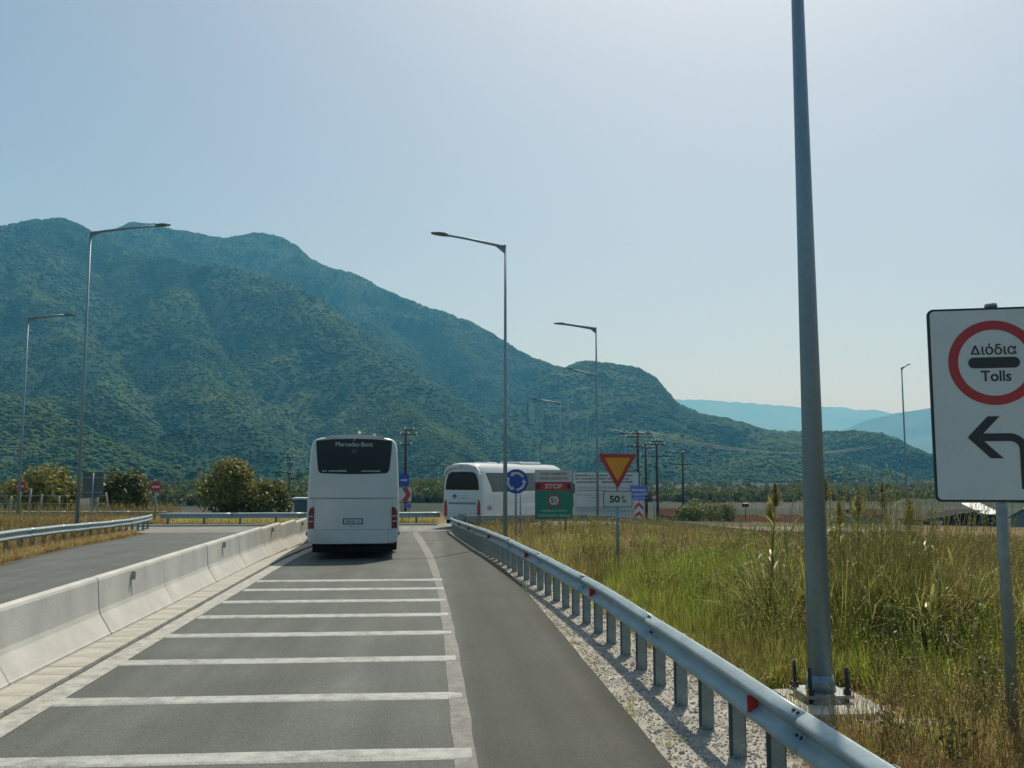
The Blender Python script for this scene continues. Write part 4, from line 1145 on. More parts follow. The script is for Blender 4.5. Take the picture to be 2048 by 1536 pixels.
mb = MB(); mb.box(0.70, 0.90, -0.06, 0.02, Z(1.52), Z(1.95), 0.01); mb.build('control_box', M['sign_back'], sg)
plate(sg, disc(0.27, 40, 0, Z(1.23)), -0.009, -0.0065, M['sign_red'], 'roundel')
plate(sg, disc(0.205, 40, 0, Z(1.23)), -0.012, -0.0095, M['sign_white'], 'roundel_field')
text('5', 0.2, M['sign_black'], sg, (-0.07, -0.014, Z(1.23)), width=0.12, height=0.19, bold=0.006)
text('μ', 0.1, M['sign_black'], sg, (0.055, -0.014, Z(1.27)), width=0.06, height=0.08, bold=0.002)
text('m', 0.1, M['sign_black'], sg, (0.075, -0.014, Z(1.175)), width=0.08, height=0.06, bold=0.002)
for s in (1, -1):
    plate(sg, [(-.05, Z(1.23) + s * .21), (.05, Z(1.23) + s * .21), (0, Z(1.23) + s * .15)][::s], -0.0135, -0.0125, M['sign_black'], 'height_mark')
text('YΠEPBAΣH YΨOYΣ', 0.13, M['sign_white'], sg, (0, -0.008, Z(0.80)), width=1.12, height=0.11, bold=0.002)
text('OVERHEIGHT VEHICLE', 0.13, M['sign_white'], sg, (0, -0.008, Z(0.60)), width=1.38, height=0.11, bold=0.002)
for x in (-.5, .5): post(t, x, 0.08, -0.1, Z(2.4), 0.05)

# roundabout sign
t = thing('roundabout_sign', 'round blue roundabout sign with three white arrows beside lamp pole', 'road sign', (3.22, 34.0, gz(3.2, 34)), R(2))
zc = 2.06 - gz(3.2, 34)
dk = plate(t, disc(0.46, 48, 0, zc), -0.004, 0.012, M['sign_blue'], 'disc')
for a in (90, 210, 330):
    mb = MB(); ring(mb, 0.27, 0.355, -0.008, -0.0045, a - 58, a + 22, 20, 0, zc)
    hd = a + 22; pa_ = lambda r_, d_: (r_ * math.cos(R(d_)), zc + r_ * math.sin(R(d_)))
    mb.prism([pa_(0.21, hd), pa_(0.405, hd), pa_(0.31, hd + 26)], -0.008, -0.0045)
    fix_normals(mb.build('arrow', M['sign_white'], dk))
post(t, 0, 0.05, -0.1, zc + 0.3, 0.04); post(t, 0.22, 0.4, -0.1, zc - 0.3, 0.03)

# project information board
t = thing('information_board', 'big white board with rows of grey text behind the green sign', 'billboard', (12.34, 63.0, gz(12.34, 63)), R(-3))
b0 = -gz(12.34, 63); Z = lambda z: z + b0
bd = plate(t, [(-2.3, Z(-.80)), (2.3, Z(-.80)), (2.3, Z(2.48)), (-2.3, Z(2.48))], 0, 0.05, M['sign_white'], 'panel')
rows_ = [(2.20, .14, -2.2, 1.9), (1.98, .14, -2.2, 1.75), (1.74, .15, -2.1, 1.9), (1.42, .07, -2.05, 1.2), (1.18, .07, -2.1, 0.1), (0.88, .06, -2.15, -0.2), (0.70, .05, -1.2, 0.6), (0.50, .05, 0.1, 1.6), (0.30, .05, 0.3, 2.0), (0.02, .05, -2.2, 0.3), (-0.16, .05, -2.2, 0.2), (-0.22, .05, 0.2, 2.1), (-0.62, .10, -1.4, -0.7), (-0.64, .10, 0.0, 0.55)]
for i, (z, h_, x0, x1) in enumerate(rows_):
    mb = MB(); script_row(mb, x0, x1, Z(z), h_, -0.002, 20 + i, 0.18); mb.build('lettering', M['print_grey'], bd)
for z in (1.34, -0.05, -0.27):
    mb = MB(); mb.box(-2.2, 2.2, -0.002, 0, Z(z), Z(z) + 0.018); mb.build('ruled_line', M['print_grey'], bd)
for x in (-1.6, 0, 1.6): post(t, x, 0.12, -0.3, Z(2.3), 0.07)

# direction sign and chevron posts at the exit
t = thing('direction_sign', 'small pale blue direction sign right of the white board', 'road sign', (14.52, 62.2, gz(14.5, 62.2)), R(-6))
b0 = -gz(14.5, 62.2); Z = lambda z: z + b0
f_ = plate(t, [(-.62, Z(.95)), (.62, Z(.92)), (.62, Z(1.55)), (-.62, Z(1.58))], 0, .03, M['sign_paleblue'], 'panel')
plate(t, [(-.62, Z(.60)), (.40, Z(.58)), (.40, Z(.88)), (-.62, Z(.90))], 0, .03, M['sign_paleblue'], 'lower_panel')
mb = MB()
for z in (.93, .70, 1.00): mb.box(-.6, .55, -.004, 0, Z(z) - .02, Z(z) + .012)
script_row(mb, -.5, .45, Z(1.18), .16, -0.001, 61); mb.build('lettering', M['sign_white'], f_)
post(t, -.3, .06, -.2, Z(1.5), .045); post(t, .3, .06, -.2, Z(1.5), .045)
t = thing('chevron_board', 'red and white chevron board with two upward arrows below the blue sign', 'road sign', (14.2, 61.0, gz(14.2, 61)), R(-6))
b0 = -gz(14.2, 61); Z = lambda z: z + b0
f_ = plate(t, [(-.31, Z(-.75)), (.31, Z(-.75)), (.31, Z(.52)), (-.31, Z(.52))], 0, .03, M['sign_white'], 'panel')
for z in (-.70, -.10):
    plate(f_, [(-.30, Z(z)), (0, Z(z + .32)), (.30, Z(z)), (.30, Z(z + .24)), (0, Z(z + .56)), (-.30, Z(z + .24))], -.004, -.001, M['sign_red'], 'chevron')
post(t, 0, .06, -.2, Z(.4), .045)
t = thing('speed_sign', 'tiny round sign before the dark power pole', 'road sign', (20.03, 80.0, gz(20, 80)), 0)
b0 = -gz(20, 80); Z = lambda z: z + b0
f_ = plate(t, disc(0.26, 28, 0, Z(.3)), 0, .02, M['sign_red'], 'disc'); plate(f_, disc(0.17, 28, 0, Z(.3)), -.004, -.001, M['sign_white'], 'disc_field')
plate(t, rounded_rect(.4, .5, .03, 3, 0, Z(-.3)), 0, .02, M['sign_white'], 'plate'); post(t, 0, .05, -.2, Z(.4), .035)

# no-entry signs on the left
for x, y, z, lab in ((-23.74, 55, 1.65, 'red no-entry sign at the far left, before the olive bushes'), (-15.81, 54, 1.62, 'red no-entry sign where the two left guardrails meet')):
    t = thing('no_entry_sign', lab, 'road sign', (x, y, gz(x, y)), R(8)); b0 = -gz(x, y)
    f_ = plate(t, disc(0.30, 32, 0, z + b0), 0, .015, M['sign_red'], 'disc'); plate(f_, [(-.2, z + b0 - .05), (.2, z + b0 - .05), (.2, z + b0 + .05), (-.2, z + b0 + .05)], -.004, -.001, M['sign_white'], 'bar')
    post(t, 0, .05, -.1, z + b0 + .2, .045)
# sign seen from behind
t = thing('sign_seen_from_behind', 'grey back of a rectangular road sign between the olive bushes', 'road sign', (-17.19, 48, gz(-17, 48)), R(4)); b0 = -gz(-17, 48)
plate(t, [(-.5, 1.16 + b0), (.5, 1.16 + b0), (.5, 2.45 + b0), (-.5, 2.45 + b0)], .06, .08, M['sign_back'], 'panel')
for z in (1.4, 2.15):
    mb = MB(); mb.box(-.48, .48, .03, .06, z + b0, z + b0 + .05); mb.build('rail', M['galv_post'], t)
post(t, 0.02, 0, -.1, 2.4 + b0, .04)
# keep-right arrow and red chevron at the island
t = thing('arrow_sign', 'small blue sign with white arrow peeking out beside the near coach', 'road sign', (-1.62, 56, gz(-1.6, 56)), 0); b0 = -gz(-1.6, 56)
f_ = plate(t, rounded_rect(.62, .74, .04, 4, 0, 1.99 + b0), 0, .02, M['sign_blue'], 'panel')
plate(f_, [(-.2, 1.95 + b0), (.05, 1.95 + b0), (.05, 1.88 + b0), (.24, 1.99 + b0), (.05, 2.10 + b0), (.05, 2.03 + b0), (-.2, 2.03 + b0)], -.005, -.001, M['sign_white'], 'arrow')
post(t, 0, .05, -.1, 2.3 + b0, .04)
t = thing('chevron_board', 'red chevron pointing right, half hidden by the near coach', 'road sign', (-1.49, 54.2, gz(-1.5, 54)), 0); b0 = -gz(-1.5, 54)
f_ = plate(t, [(-.38, .74 + b0), (.38, .74 + b0), (.38, 1.56 + b0), (-.38, 1.56 + b0)], 0, .03, M['sign_white'], 'panel')
plate(f_, [(-.2, .75 + b0), (.12, .75 + b0), (.34, 1.15 + b0), (.12, 1.55 + b0), (-.2, 1.55 + b0), (.04, 1.15 + b0)], -.005, -.001, M['sign_red'], 'chevron')
plate(t, [(-.05, .35 + b0), (.36, .35 + b0), (.36, .60 + b0), (-.05, .60 + b0)], 0, .03, M['sign_paleblue'], 'lower_plate')
post(t, -.2, .06, -.1, 1.5 + b0, .035); post(t, .25, .06, -.1, 1.5 + b0, .035)

# ------------------------------------------------------------------ power poles and cables
def power_pole(x, y, top, label, arms, aim=0, r=0.19):
    z0 = gz(x, y)
    t = thing('power_pole', label, 'power pole', (x, y, z0), aim, 'wooden power poles of the plain')
    h = top - z0
    mb = MB(); mb.tube([(0, 0, -0.2), (0, 0, h)], [r * 1.15, r * .8], 9); mb.build('pole', M['wood'], t)
    for (dz, w_, ins, lo) in arms:
        z = h - dz
        mb = MB(); mb.box(lo - w_, lo + w_, -.07 - .16, -.0 - .16, z - .07, z + .05); a = mb.build('crossarm', M['wood'], t)
        for k in range(ins):
            q = lo - w_ + 2 * w_ * k / max(1, ins - 1)
            mb = MB(); mb.tube([(q, -.19, z + .04), (q, -.19, z + .16), (q, -.19, z + .30)], [.05, .09, .06], 8); mb.build('insulator', M['ceramic'], a)
        if w_ > 1:
            mb = MB(); mb.tube([(lo - w_ * .7, -.18, z), (0, -.1, z - .9)], .025, 6); mb.tube([(lo + w_ * .7, -.18, z), (0, -.1, z - .9)], .025, 6); mb.build('brace', M['galv_post'], t)
    return t
power_pole(25.57, 110, 7.75, 'tall power pole rising over the right edge of the white board', [(0.35, 1.9, 6, -.2), (0.75, 1.7, 4, .3), (1.95, 1.1, 3, -.5)])
power_pole(30.18, 125, 7.0, 'power pole second of the close group, behind the blue sign', [(0.4, .7, 3, 0), (0.9, 1.3, 4, .6)])
power_pole(29.99, 118, 6.95, 'power pole with long dark crossarm, third of the close group', [(0.2, .6, 4, 0), (0.6, 1.0, 3, 0), (2.15, 2.0, 2, -.2)])
power_pole(39.74, 140, 5.95, 'power pole standing alone with T crossarm and white insulators', [(0.15, 1.55, 3, 0), (2.0, 1.5, 0, 0)])
power_pole(-22.87, 150, 5.3, 'power pole with stacked white insulators left of the near coach', [(0.1, .7, 3, 0), (1.1, .7, 4, 0), (1.4, .65, 2, 0), (2.7, .6, 3, 0)], r=.15)
power_pole(-2.88, 105, 7.75, 'power pole rising behind the right edge of the near coach', [(0.25, .5, 2, .4), (0.8, .9, 3, .3), (2.0, .6, 2, 0)])
power_pole(95.8, 200, -1.2, 'short distant power pole over the reeds near the toll sign', [(0.2, .8, 2, 0)])
def cable(a, b, sag, label, r=0.034):
    pts = []
    for k in range(25):
        q = k / 24; p = Vector(a).lerp(Vector(b), q); p.z -= sag * 4 * q * (1 - q); pts.append(p)
    mb = MB(); mb.tube(pts, r, 5)
    tag(mb.build('power_cable', M['cable']), label, 'cable', 'power cables crossing to the right')
for k, (dx, dz) in enumerate(((-1.6, .1), (-.2, .15), (1.4, .1))):
    cable((25.6 + dx, 110, 7.5 + dz), (96 + dx, 190, 8.4 + dz), 2.0, '%s power cable from the tall pole running right over the slope' % ['left', 'middle', 'right'][k])
cable((30.0, 118, 6.5), (40, 140, 5.9), 0.4, 'short cable between the long crossarm pole and the lone pole', 0.016)

# ------------------------------------------------------------------ buildings of the plain
def gable(parent, x0, x1, y0, y1, z0, ze, zr, wall, roof, along='x'):
    mb = MB()
    if along == 'x':
        ym = (y0 + y1) / 2
        mb.add([(x0, y0, z0), (x1, y0, z0), (x1, y1, z0), (x0, y1, z0), (x0, y0, ze), (x1, y0, ze), (x1, y1, ze), (x0, y1, ze), (x0, ym, zr - .06), (x1, ym, zr - .06)],
               [(0, 1, 5, 4), (2, 3, 7, 6), (1, 2, 6, 9, 5), (3, 0, 4, 8, 7), (3, 2, 1, 0)])
        mb.build('wall', wall, parent)
        mb = MB(); o = .35
        for s, yb in ((0, y0 - o), (1, y1 + o)):
            mb.add([(x0 - o, yb, ze - .1), (x1 + o, yb, ze - .1), (x1 + o, ym, zr), (x0 - o, ym, zr), (x0 - o, yb, ze + .0), (x1 + o, yb, ze), (x1 + o, ym, zr + .1), (x0 - o, ym, zr + .1)], [(3, 2, 1, 0), (4, 5, 6, 7), (0, 1, 5, 4), (1, 2, 6, 5), (2, 3, 7, 6), (3, 0, 4, 7)])
        return mb.build('roof', roof, parent)

def rel(b, px): return px
t = thing('farm_building', 'long low building with rusty red roof across the field', 'building', (56, 150, gz(56, 150)), R(-6))
gable(t, -7.0, 6.4, -3, 3, 0, 0.75, 1.75, M['house_wall'], M['roof_rust'])
for x in (-4.5, -1, 2.5):
    mb = MB(); mb.box(x, x + .9, -3.03, -2.98, .15, .65); mb.build('window', M['glass'], t)
t = thing('shed', 'dark open shed with a sloping roof left of the toll sign post', 'building', (62.5, 106, gz(62.5, 106)), R(4))
mb = MB(); mb.add([(-4.5, -2, 0), (3.2, -2, 0), (3.2, 2, 0), (-4.5, 2, 0), (-4.5, -2, .9), (3.2, -2, 1.9), (3.2, 2, 1.9), (-4.5, 2, .9)], [(0, 1, 5, 4), (1, 2, 6, 5), (2, 3, 7, 6), (3, 0, 4, 7), (3, 2, 1, 0)]); mb.build('wall', M['roof_dark'], t)
mb = MB(); mb.add([(-4.8, -2.3, .85), (3.6, -2.3, 2.0), (3.6, 2.3, 2.0), (-4.8, 2.3, .85), (-4.8, -2.3, .97), (3.6, -2.3, 2.12), (3.6, 2.3, 2.12), (-4.8, 2.3, .97)], [(3, 2, 1, 0), (4, 5, 6, 7), (0, 1, 5, 4), (1, 2, 6, 5), (2, 3, 7, 6), (3, 0, 4, 7)]); mb.build('roof', M['roof_dark'], t)
mb = MB(); mb.box(-2.6, -1.5, -2.04, -1.98, .5, .9); mb.build('window', M['sheet'], t)
t = thing('shed', 'dark shed with a bright white sheet roof beside the toll sign post', 'building', (67.6, 106, gz(67.6, 106)), R(0))
mb = MB(); mb.box(-1.4, 1.2, -1.5, 2.5, 0, 1.7); mb.build('wall', M['roof_dark'], t)
mb = MB(); mb.add([(-.9, -1.8, 1.75), (1.5, -1.8, 1.75), (.7, 1.6, 3.0), (-1.9, 1.6, 3.0), (-.9, -1.8, 1.83), (1.5, -1.8, 1.83), (.7, 1.6, 3.08), (-1.9, 1.6, 3.08)], [(3, 2, 1, 0), (4, 5, 6, 7), (0, 1, 5, 4), (1, 2, 6, 5), (2, 3, 7, 6), (3, 0, 4, 7)]); mb.build('roof', M['sheet'], t)
for x in (-1.2, 1.35):
    mb = MB(); mb.box(x - .06, x + .06, -1.75, -1.63, 0, 1.75); mb.build('post', M['galv_post'], t)
t = thing('farmhouse', 'pale walled house right of the toll sign post', 'building', (76.5, 106, gz(76.5, 106)), R(3))
gable(t, -3.2, 6, -2.5, 3, 0, 1.5, 2.7, M['house_wall'], M['sheet'])
mb = MB(); mb.box(-2, -1, -2.54, -2.48, .5, 1.2); mb.build('window', M['glass'], t)
mb = MB(); mb.tube([(-1.6, 0, 1.9), (-1.6, 0, 3.6)], .28, 10); mb.build('flue', M['ceramic'], t)
t = thing('farmhouse', 'small pale house among hedges beyond the lone power pole', 'building', (46, 165, gz(46, 165)), R(-10))
gable(t, -3.5, 3.5, -2.5, 2.5, 0, 1.6, 2.7, M['house_wall'], M['roof_rust'])
mb = MB(); mb.box(-2, -1.2, -2.54, -2.48, .5, 1.3); mb.box(1, 1.8, -2.54, -2.48, .5, 1.3); mb.build('window', M['glass'], t)
t = thing('farmhouse', 'small pink walled house seen behind the tall reeds', 'building', (84, 170, gz(84, 170)), R(5))
gable(t, -3, 3, -2.5, 2.5, 0, 1.5, 2.6, M['house_wall'], M['roof_rust'])
t = thing('hut', 'grey flat roofed hut left of the near coach', 'building', (-14.6, 112, gz(-14.6, 112)), 0)
mb = MB(); mb.box(-1.6, 1.6, -1.5, 1.5, 0, 1.9); mb.build('wall', M['sign_back'], t)
mb = MB(); mb.box(-1.9, 1.9, -1.8, 1.8, 1.9, 2.1); mb.build('roof', M['sheet'], t)
t = thing('pole_cabinet', 'dark box with painted sunlit top on a thin post above the red roof', 'cabinet', (46.2, 130, gz(46, 130)), 0)
mb = MB(); mb.tube([(0, 0, 0), (0, 0, 2.7)], .06, 8); mb.build('post', M['wood'], t)
mb = MB(); mb.box(-.42, .42, -.3, .3, 2.6, 3.1, .03); mb.build('box', M['dark_metal'], t)
mb = MB(); mb.box(-.36, .46, -.34, .34, 3.1, 3.18, .02); mb.build('painted_sun_top', M['sheet'], t)  # pale slab: the sunlight on the dark box's top, put into its colour
# stake fence on the left verge
t = thing('stake_fence', 'row of weathered stakes in dry grass behind the left guardrail', 'fence', (0, 0, 0))
rnd = random.Random(9); tops = []
for k in range(11):
    x = -30.5 + k * 1.02 + rnd.uniform(-.2, .2); y = 60 + .25 * math.sin(k * 1.7); h = rnd.uniform(1.5, 2.2); z0 = gz(x, y)
    mb = MB(); mb.tube([(x, y, z0 - .2), (x + rnd.uniform(-.06, .06), y, z0 + h * .6), (x + rnd.uniform(-.1, .1), y, z0 + h)], [.085, .075, .06], 7); mb.build('stake', M['post_wood'], t); tops.append((x, y - .08, z0))
for z in (.6, 1.1, 1.6):
    mb = MB(); mb.tube([(x, y, a + z) for x, y, a in tops], .012, 5); mb.build('wire', M['cable'], t)

# ------------------------------------------------------------------ trees and shrubs
def tree(name, label, cat, x, y, w, h, seed, mat, leaves=4200, trunk=0.25, leaf=0.16, group=None):
    rnd = random.Random(seed); z0 = gz(x, y)
    t = thing(name, label, cat, (x, y, z0), 0, group)
    mb = MB(); tips = []
    mb.tube([(0, 0, -.1), (.05, .02, h * trunk), (.02, .06, h * .6)], [.045 * h, .034 * h, .012 * h], 8)
    for k in range(9):
        a = rnd.uniform(0, 6.28); z1 = h * rnd.uniform(.35, .85); r_ = w * rnd.uniform(.25, .42) * (1.1 - abs(z1 / h - .5))
        s_ = h * rnd.uniform(.12, trunk + .2)
        tip = Vector((r_ * math.cos(a), r_ * math.sin(a), z1))
        mb.tube([(.03, .02, s_), (tip.x * .5, tip.y * .5, (s_ + z1) * .5 + .1), tip], [.02 * h, .012 * h, .004 * h], 6); tips.append(tip)
    mb.build('trunk', M['bark'], t)
    clumps = []
    for k in range(34):
        a = rnd.uniform(0, 6.28); q = rnd.random() ** .5; zz = rnd.uniform(.12, 1.0)
        ww = w / 2 * math.sqrt(max(0.04, 1 - (abs(zz - .48) / .58) ** 2.2))
        clumps.append((Vector((ww * q * math.cos(a), ww * q * math.sin(a), h * zz * .92)), rnd.uniform(.12, .24) * w))
    clumps += [(p, .16 * w) for p in tips]
    mb = MB()
    for k in range(leaves):
        c, r_ = rnd.choice(clumps)
        d = Vector((rnd.gauss(0, 1), rnd.gauss(0, 1), rnd.gauss(0, 1))).normalized()
        p = c + d * r_ * rnd.uniform(.55, 1.05)
        if p.z < .05: p.z = abs(p.z) + .05
        n_ = (d + Vector((rnd.gauss(0, .7), rnd.gauss(0, .7), rnd.gauss(0, .7) + .3))).normalized()
        u = n_.orthogonal().normalized(); u.rotate(Matrix.Rotation(rnd.uniform(0, 6.28), 3, n_)); v = n_.cross(u)
        s = leaf * rnd.uniform(.6, 1.3)
        mb.add([p - u * s, p + v * s * .55, p + u * s, p - v * s * .55], [(0, 1, 2, 3)])
    mb.build('crown', mat, t)
    return t
G = 'bushy trees beyond the left guardrail'
tree('bushy_tree', 'wide olive-green bush at far left behind the stakes', 'tree', -28.6, 70, 4.6, 3.4, 1, M['leaf_olive'], 5200, group=G)
tree('bushy_tree', 'olive bush partly behind the sign turned away', 'tree', -23.2, 72, 3.4, 3.3, 2, M['leaf_olive'], 4200, group=G)
tree('bushy_tree', 'rounded olive tree standing alone over the far guardrail', 'tree', -16.4, 75, 5.0, 4.0, 4, M['leaf_olive'], 5600, group=G)
tree('bushy_tree', 'lower bush leaning on the right of the rounded olive tree', 'tree', -13.3, 75.5, 3.8, 2.5, 5, M['leaf_olive'], 3200, group=G)
tree('bushy_tree', 'leafy green bush at the foot of the lone power pole', 'tree', 39.0, 128, 6.0, 3.2, 7, M['leaf_tree'], 3000, group='bushes across the field')
tree('bushy_tree', 'pale bush just right of the lone power pole', 'tree', 43.0, 131, 4.5, 2.9, 8, M['leaf_olive'], 2400, group='bushes across the field')
tree('bushy_tree', 'low bush at the foot of the grouped power poles', 'tree', 32.5, 112, 4.5, 2.0, 9, M['leaf_tree'], 2200, group='bushes across the field')

# ------------------------------------------------------------------ grasses of the verge and field
def blade(mb, rnd, base, length, width, lean, az_, curl=1.0, segs=3):
    d = Vector((math.cos(az_), math.sin(az_), 0)); side = Vector((-d.y, d.x, 0))
    V = []
    for i in range(segs + 1):
        q = i / segs; ang = lean * (0.35 + curl * q)
        p = base + d * (length * q * math.sin(ang * .8)) + Vector((0, 0, length * q * math.cos(ang * .75)))
        w_ = width * (1 - q) ** .7
        if i < segs: V += [p - side * w_, p + side * w_]
        else: V += [p]
    F = [(2 * i, 2 * i + 1, 2 * i + 3, 2 * i + 2) for i in range(segs - 1)] + [(2 * segs - 2, 2 * segs - 1, 2 * segs)]
    mb.add(V, F)
def tuft(seed, mat, n, l0, l1, w_, spread, lean=(.15, .9), heads=0):
    rnd = random.Random(seed); mb = MB()
    for _ in range(n):
        a = rnd.uniform(0, 6.28); r_ = spread * math.sqrt(rnd.random())
        blade(mb, rnd, Vector((r_ * math.cos(a), r_ * math.sin(a), 0)), rnd.uniform(l0, l1), w_ * rnd.uniform(.6, 1.3), rnd.uniform(*lean), rnd.uniform(0, 6.28))
    for _ in range(heads):
        a = rnd.uniform(0, 6.28); r_ = spread * rnd.random(); L_ = l1 * rnd.uniform(1.1, 1.6); ln = rnd.uniform(-.25, .25), rnd.uniform(-.25, .25)
        b0_ = Vector((r_ * math.cos(a), r_ * math.sin(a), 0)); tip = b0_ + Vector((ln[0] * L_, ln[1] * L_, L_))
        mb.tube([b0_, b0_.lerp(tip, .6) + Vector((0, 0, .02)), tip], [.004, .003, .002], 3, cap=False)
        for k in range(7):
            p = b0_.lerp(tip, .78 + .22 * k / 7); s = .013; u = Vector((rnd.gauss(0, 1), rnd.gauss(0, 1), rnd.gauss(0, 1))).normalized() * s; v = Vector((rnd.gauss(0, 1), rnd.gauss(0, 1), rnd.gauss(0, 1) + 1)).normalized() * s * 1.4
            mb.add([p - u, p + v, p + u], [(0, 1, 2)])
    return template(mb, 'tuft_form', mat)
def weed(seed, mat, n=70, h=.6, r=.28, leaf=.035):
    rnd = random.Random(seed); mb = MB()
    for k in range(7):
        a = rnd.uniform(0, 6.28); tip = Vector((r * rnd.random() * math.cos(a), r * rnd.random() * math.sin(a), h * rnd.uniform(.6, 1.1)))
        mb.tube([(0, 0, 0), tip * .5 + Vector((0, 0, .03)), tip], [.006, .004, .002], 3, cap=False)
        for j in range(n // 7):
            p = tip * rnd.uniform(.25, 1.02) + Vector((rnd.gauss(0, .05), rnd.gauss(0, .05), rnd.gauss(0, .03)))
            nn = Vector((rnd.gauss(0, 1), rnd.gauss(0, 1), rnd.gauss(0, 1))).normalized(); u = nn.orthogonal().normalized() * leaf * rnd.uniform(.6, 1.4); v = nn.cross(u) * .45
            mb.add([p - u, p + v, p + u, p - v], [(0, 1, 2, 3)])
    return template(mb, 'weed_form', mat)

def grass_points(n, kind):
    """points over the field right of the rail, thinner with distance"""
    a = RNG.uniform(R(-1), R(46), n); d = 5.0 + (47 - 5.0) * RNG.random(n) ** 1.25
    x = d * np.sin(a); y = d * np.cos(a)
    edge = np.interp(y, [2, 13, 18, 25, 30, 38, 44, 48], [3.05, 3.0, 2.75, 2.2, 1.85, 1.6, 1.4, 1.4]) + 0.5 * (fbm(x * .9, y * .9, 3, 71) - .45)
    ok = (x > edge) & (y < 47.3) & ~((np.abs(x - 4.05) < .62) & (np.abs(y - 8.8) < .85))
    return x[ok], y[ok], d[ok]
def put(name, label, n, choose, forms, s0, s1, tilt=.12):
    x, y, d = grass_points(n, name)
    p = choose(x, y, d); ok = RNG.random(len(x)) < p
    x, y, d = x[ok], y[ok], d[ok]; m = len(x)
    s = RNG.uniform(s0, s1, m) * (0.6 + 0.8 * fbm(x * .55, y * .55, 2, 17)) * np.where(d > 22, .85, 1.0)
    s = s * (0.45 + 0.55 * ss(0.0, 1.2, x - np.interp(y, [2, 13, 18, 25, 30, 48], [3.05, 3.0, 2.75, 2.2, 1.85, 1.4])))
    s = s * (1 - .55 * np.exp(-(((x - 4.6) / 1.1) ** 2 + ((y - 8.2) / 1.5) ** 2)))          # trodden short round the footing
    wsc = s * np.where(d > 16, 1 + (d - 16) / 26, 1)
    scatter(name, label, np.stack([x, y, ground_z(x, y) - 0.01], 1), np.stack([RNG.normal(0, tilt, m), RNG.normal(0, tilt, m), RNG.uniform(0, 6.28, m)], 1), np.stack([wsc, wsc, s], 1), RNG.integers(0, len(forms), m), forms)
green_zone = lambda x, y: np.clip(np.exp(-(((x - 5.0) / 2.0) ** 2 + ((y - 14.5) / 4.5) ** 2)) * 1.3 + .9 * np.exp(-(((x - 6.0) / 1.2) ** 2 + ((y - 10.6) / 1.3) ** 2)), 0, 1)
patch = lambda x, y, s, f=.35: fbm(x * f, y * f, 3, s)
put('dry_grass', 'dry straw-coloured grass over the field right of the guardrail', 30000, lambda x, y, d: (.75 + .05 * ss(8, 12, d)) * (1 - .85 * green_zone(x, y)) * (.22 + ss(.42, .54, patch(x, y, 3, .3))),
    [tuft(s, M['grass_dry'], 26, .2, .58, .006, .14, (.2, 1.4), heads=1) for s in range(3)], .7, 1.35)
put('brown_grass', 'brown withered weeds in patches across the field', 19000, lambda x, y, d: .6 * ss(.42, .6, patch(x, y, 8, .22)) * (1 - .8 * green_zone(x, y)) * (.25 + .75 * ss(4, 9, x)) * (.15 + .85 * ss(8, 11, d)),
    [weed(20 + s, M['brown_weed'], 90, .62, .26, .026) for s in range(3)], .5, 1.05)
put('olive_grass', 'olive and yellowing grass between the dry patches', 30000, lambda x, y, d: .8 * ss(.42, .54, patch(x, y, 14, .28)) * (1 - .65 * green_zone(x, y)),
    [tuft(40 + s, M['grass_olive'], 26, .25, .68, .006, .13, (.15, 1.2), heads=2) for s in range(3)], .7, 1.3)
put('green_grass', 'fresh green grass along the inside of the guardrail', 26000, lambda x, y, d: np.clip(.95 * green_zone(x, y) + .14 * (1 - ss(8, 11, d)) * ss(.42, .55, patch(x, y, 44, .8)) + .35 * ss(.48, .6, patch(x, y, 25, .4)), 0, 1),
    [tuft(60 + s, M['grass_green'], 26, .25, .62, .0065, .12, (.1, .8), heads=1) for s in range(3)], .8, 1.3)
put('dark_weeds', 'dark leafy weeds scattered through the grass', 9000, lambda x, y, d: .3 * ss(.5, .62, patch(x, y, 31, .5)) * (.2 + .8 * ss(8, 11, d)) + .7 * np.exp(-(((x - 6.0) / .9) ** 2 + ((y - 13.0) / 1.4) ** 2)) + .8 * np.exp(-(((x - 6.2) / 1.1) ** 2 + ((y - 10.0) / 1.1) ** 2)),
    [weed(80 + s, M['weed_dark'], 120, .6, .3, .03) for s in range(3)], .7, 1.3)

# reed bed: tall arching blades between the single reeds
n = 1000
rx_ = RNG.normal(6.2, .75, n); ry_ = RNG.normal(12.1, .6, n); ok = (rx_ > 4.4) & (rx_ < 8.1) & (ry_ > 10.3); rx_, ry_ = rx_[ok], ry_[ok]; n = len(rx_)
s = RNG.uniform(.55, 1.15, n)
scatter('reed_grass', 'dense olive bed of arching reed blades right of the near lamp pole', np.stack([rx_, ry_, ground_z(rx_, ry_) - .02], 1), np.stack([RNG.normal(0, .12, n), RNG.normal(0, .12, n), RNG.uniform(0, 6.28, n)], 1), np.stack([s, s, s], 1), RNG.integers(0, 4, n),
        [tuft(140 + k, M['reed_leaf'] if k < 2 else M['grass_olive'], 10, .75, 1.6, .011, .10, (.12, 1.2), heads=1) for k in range(4)])

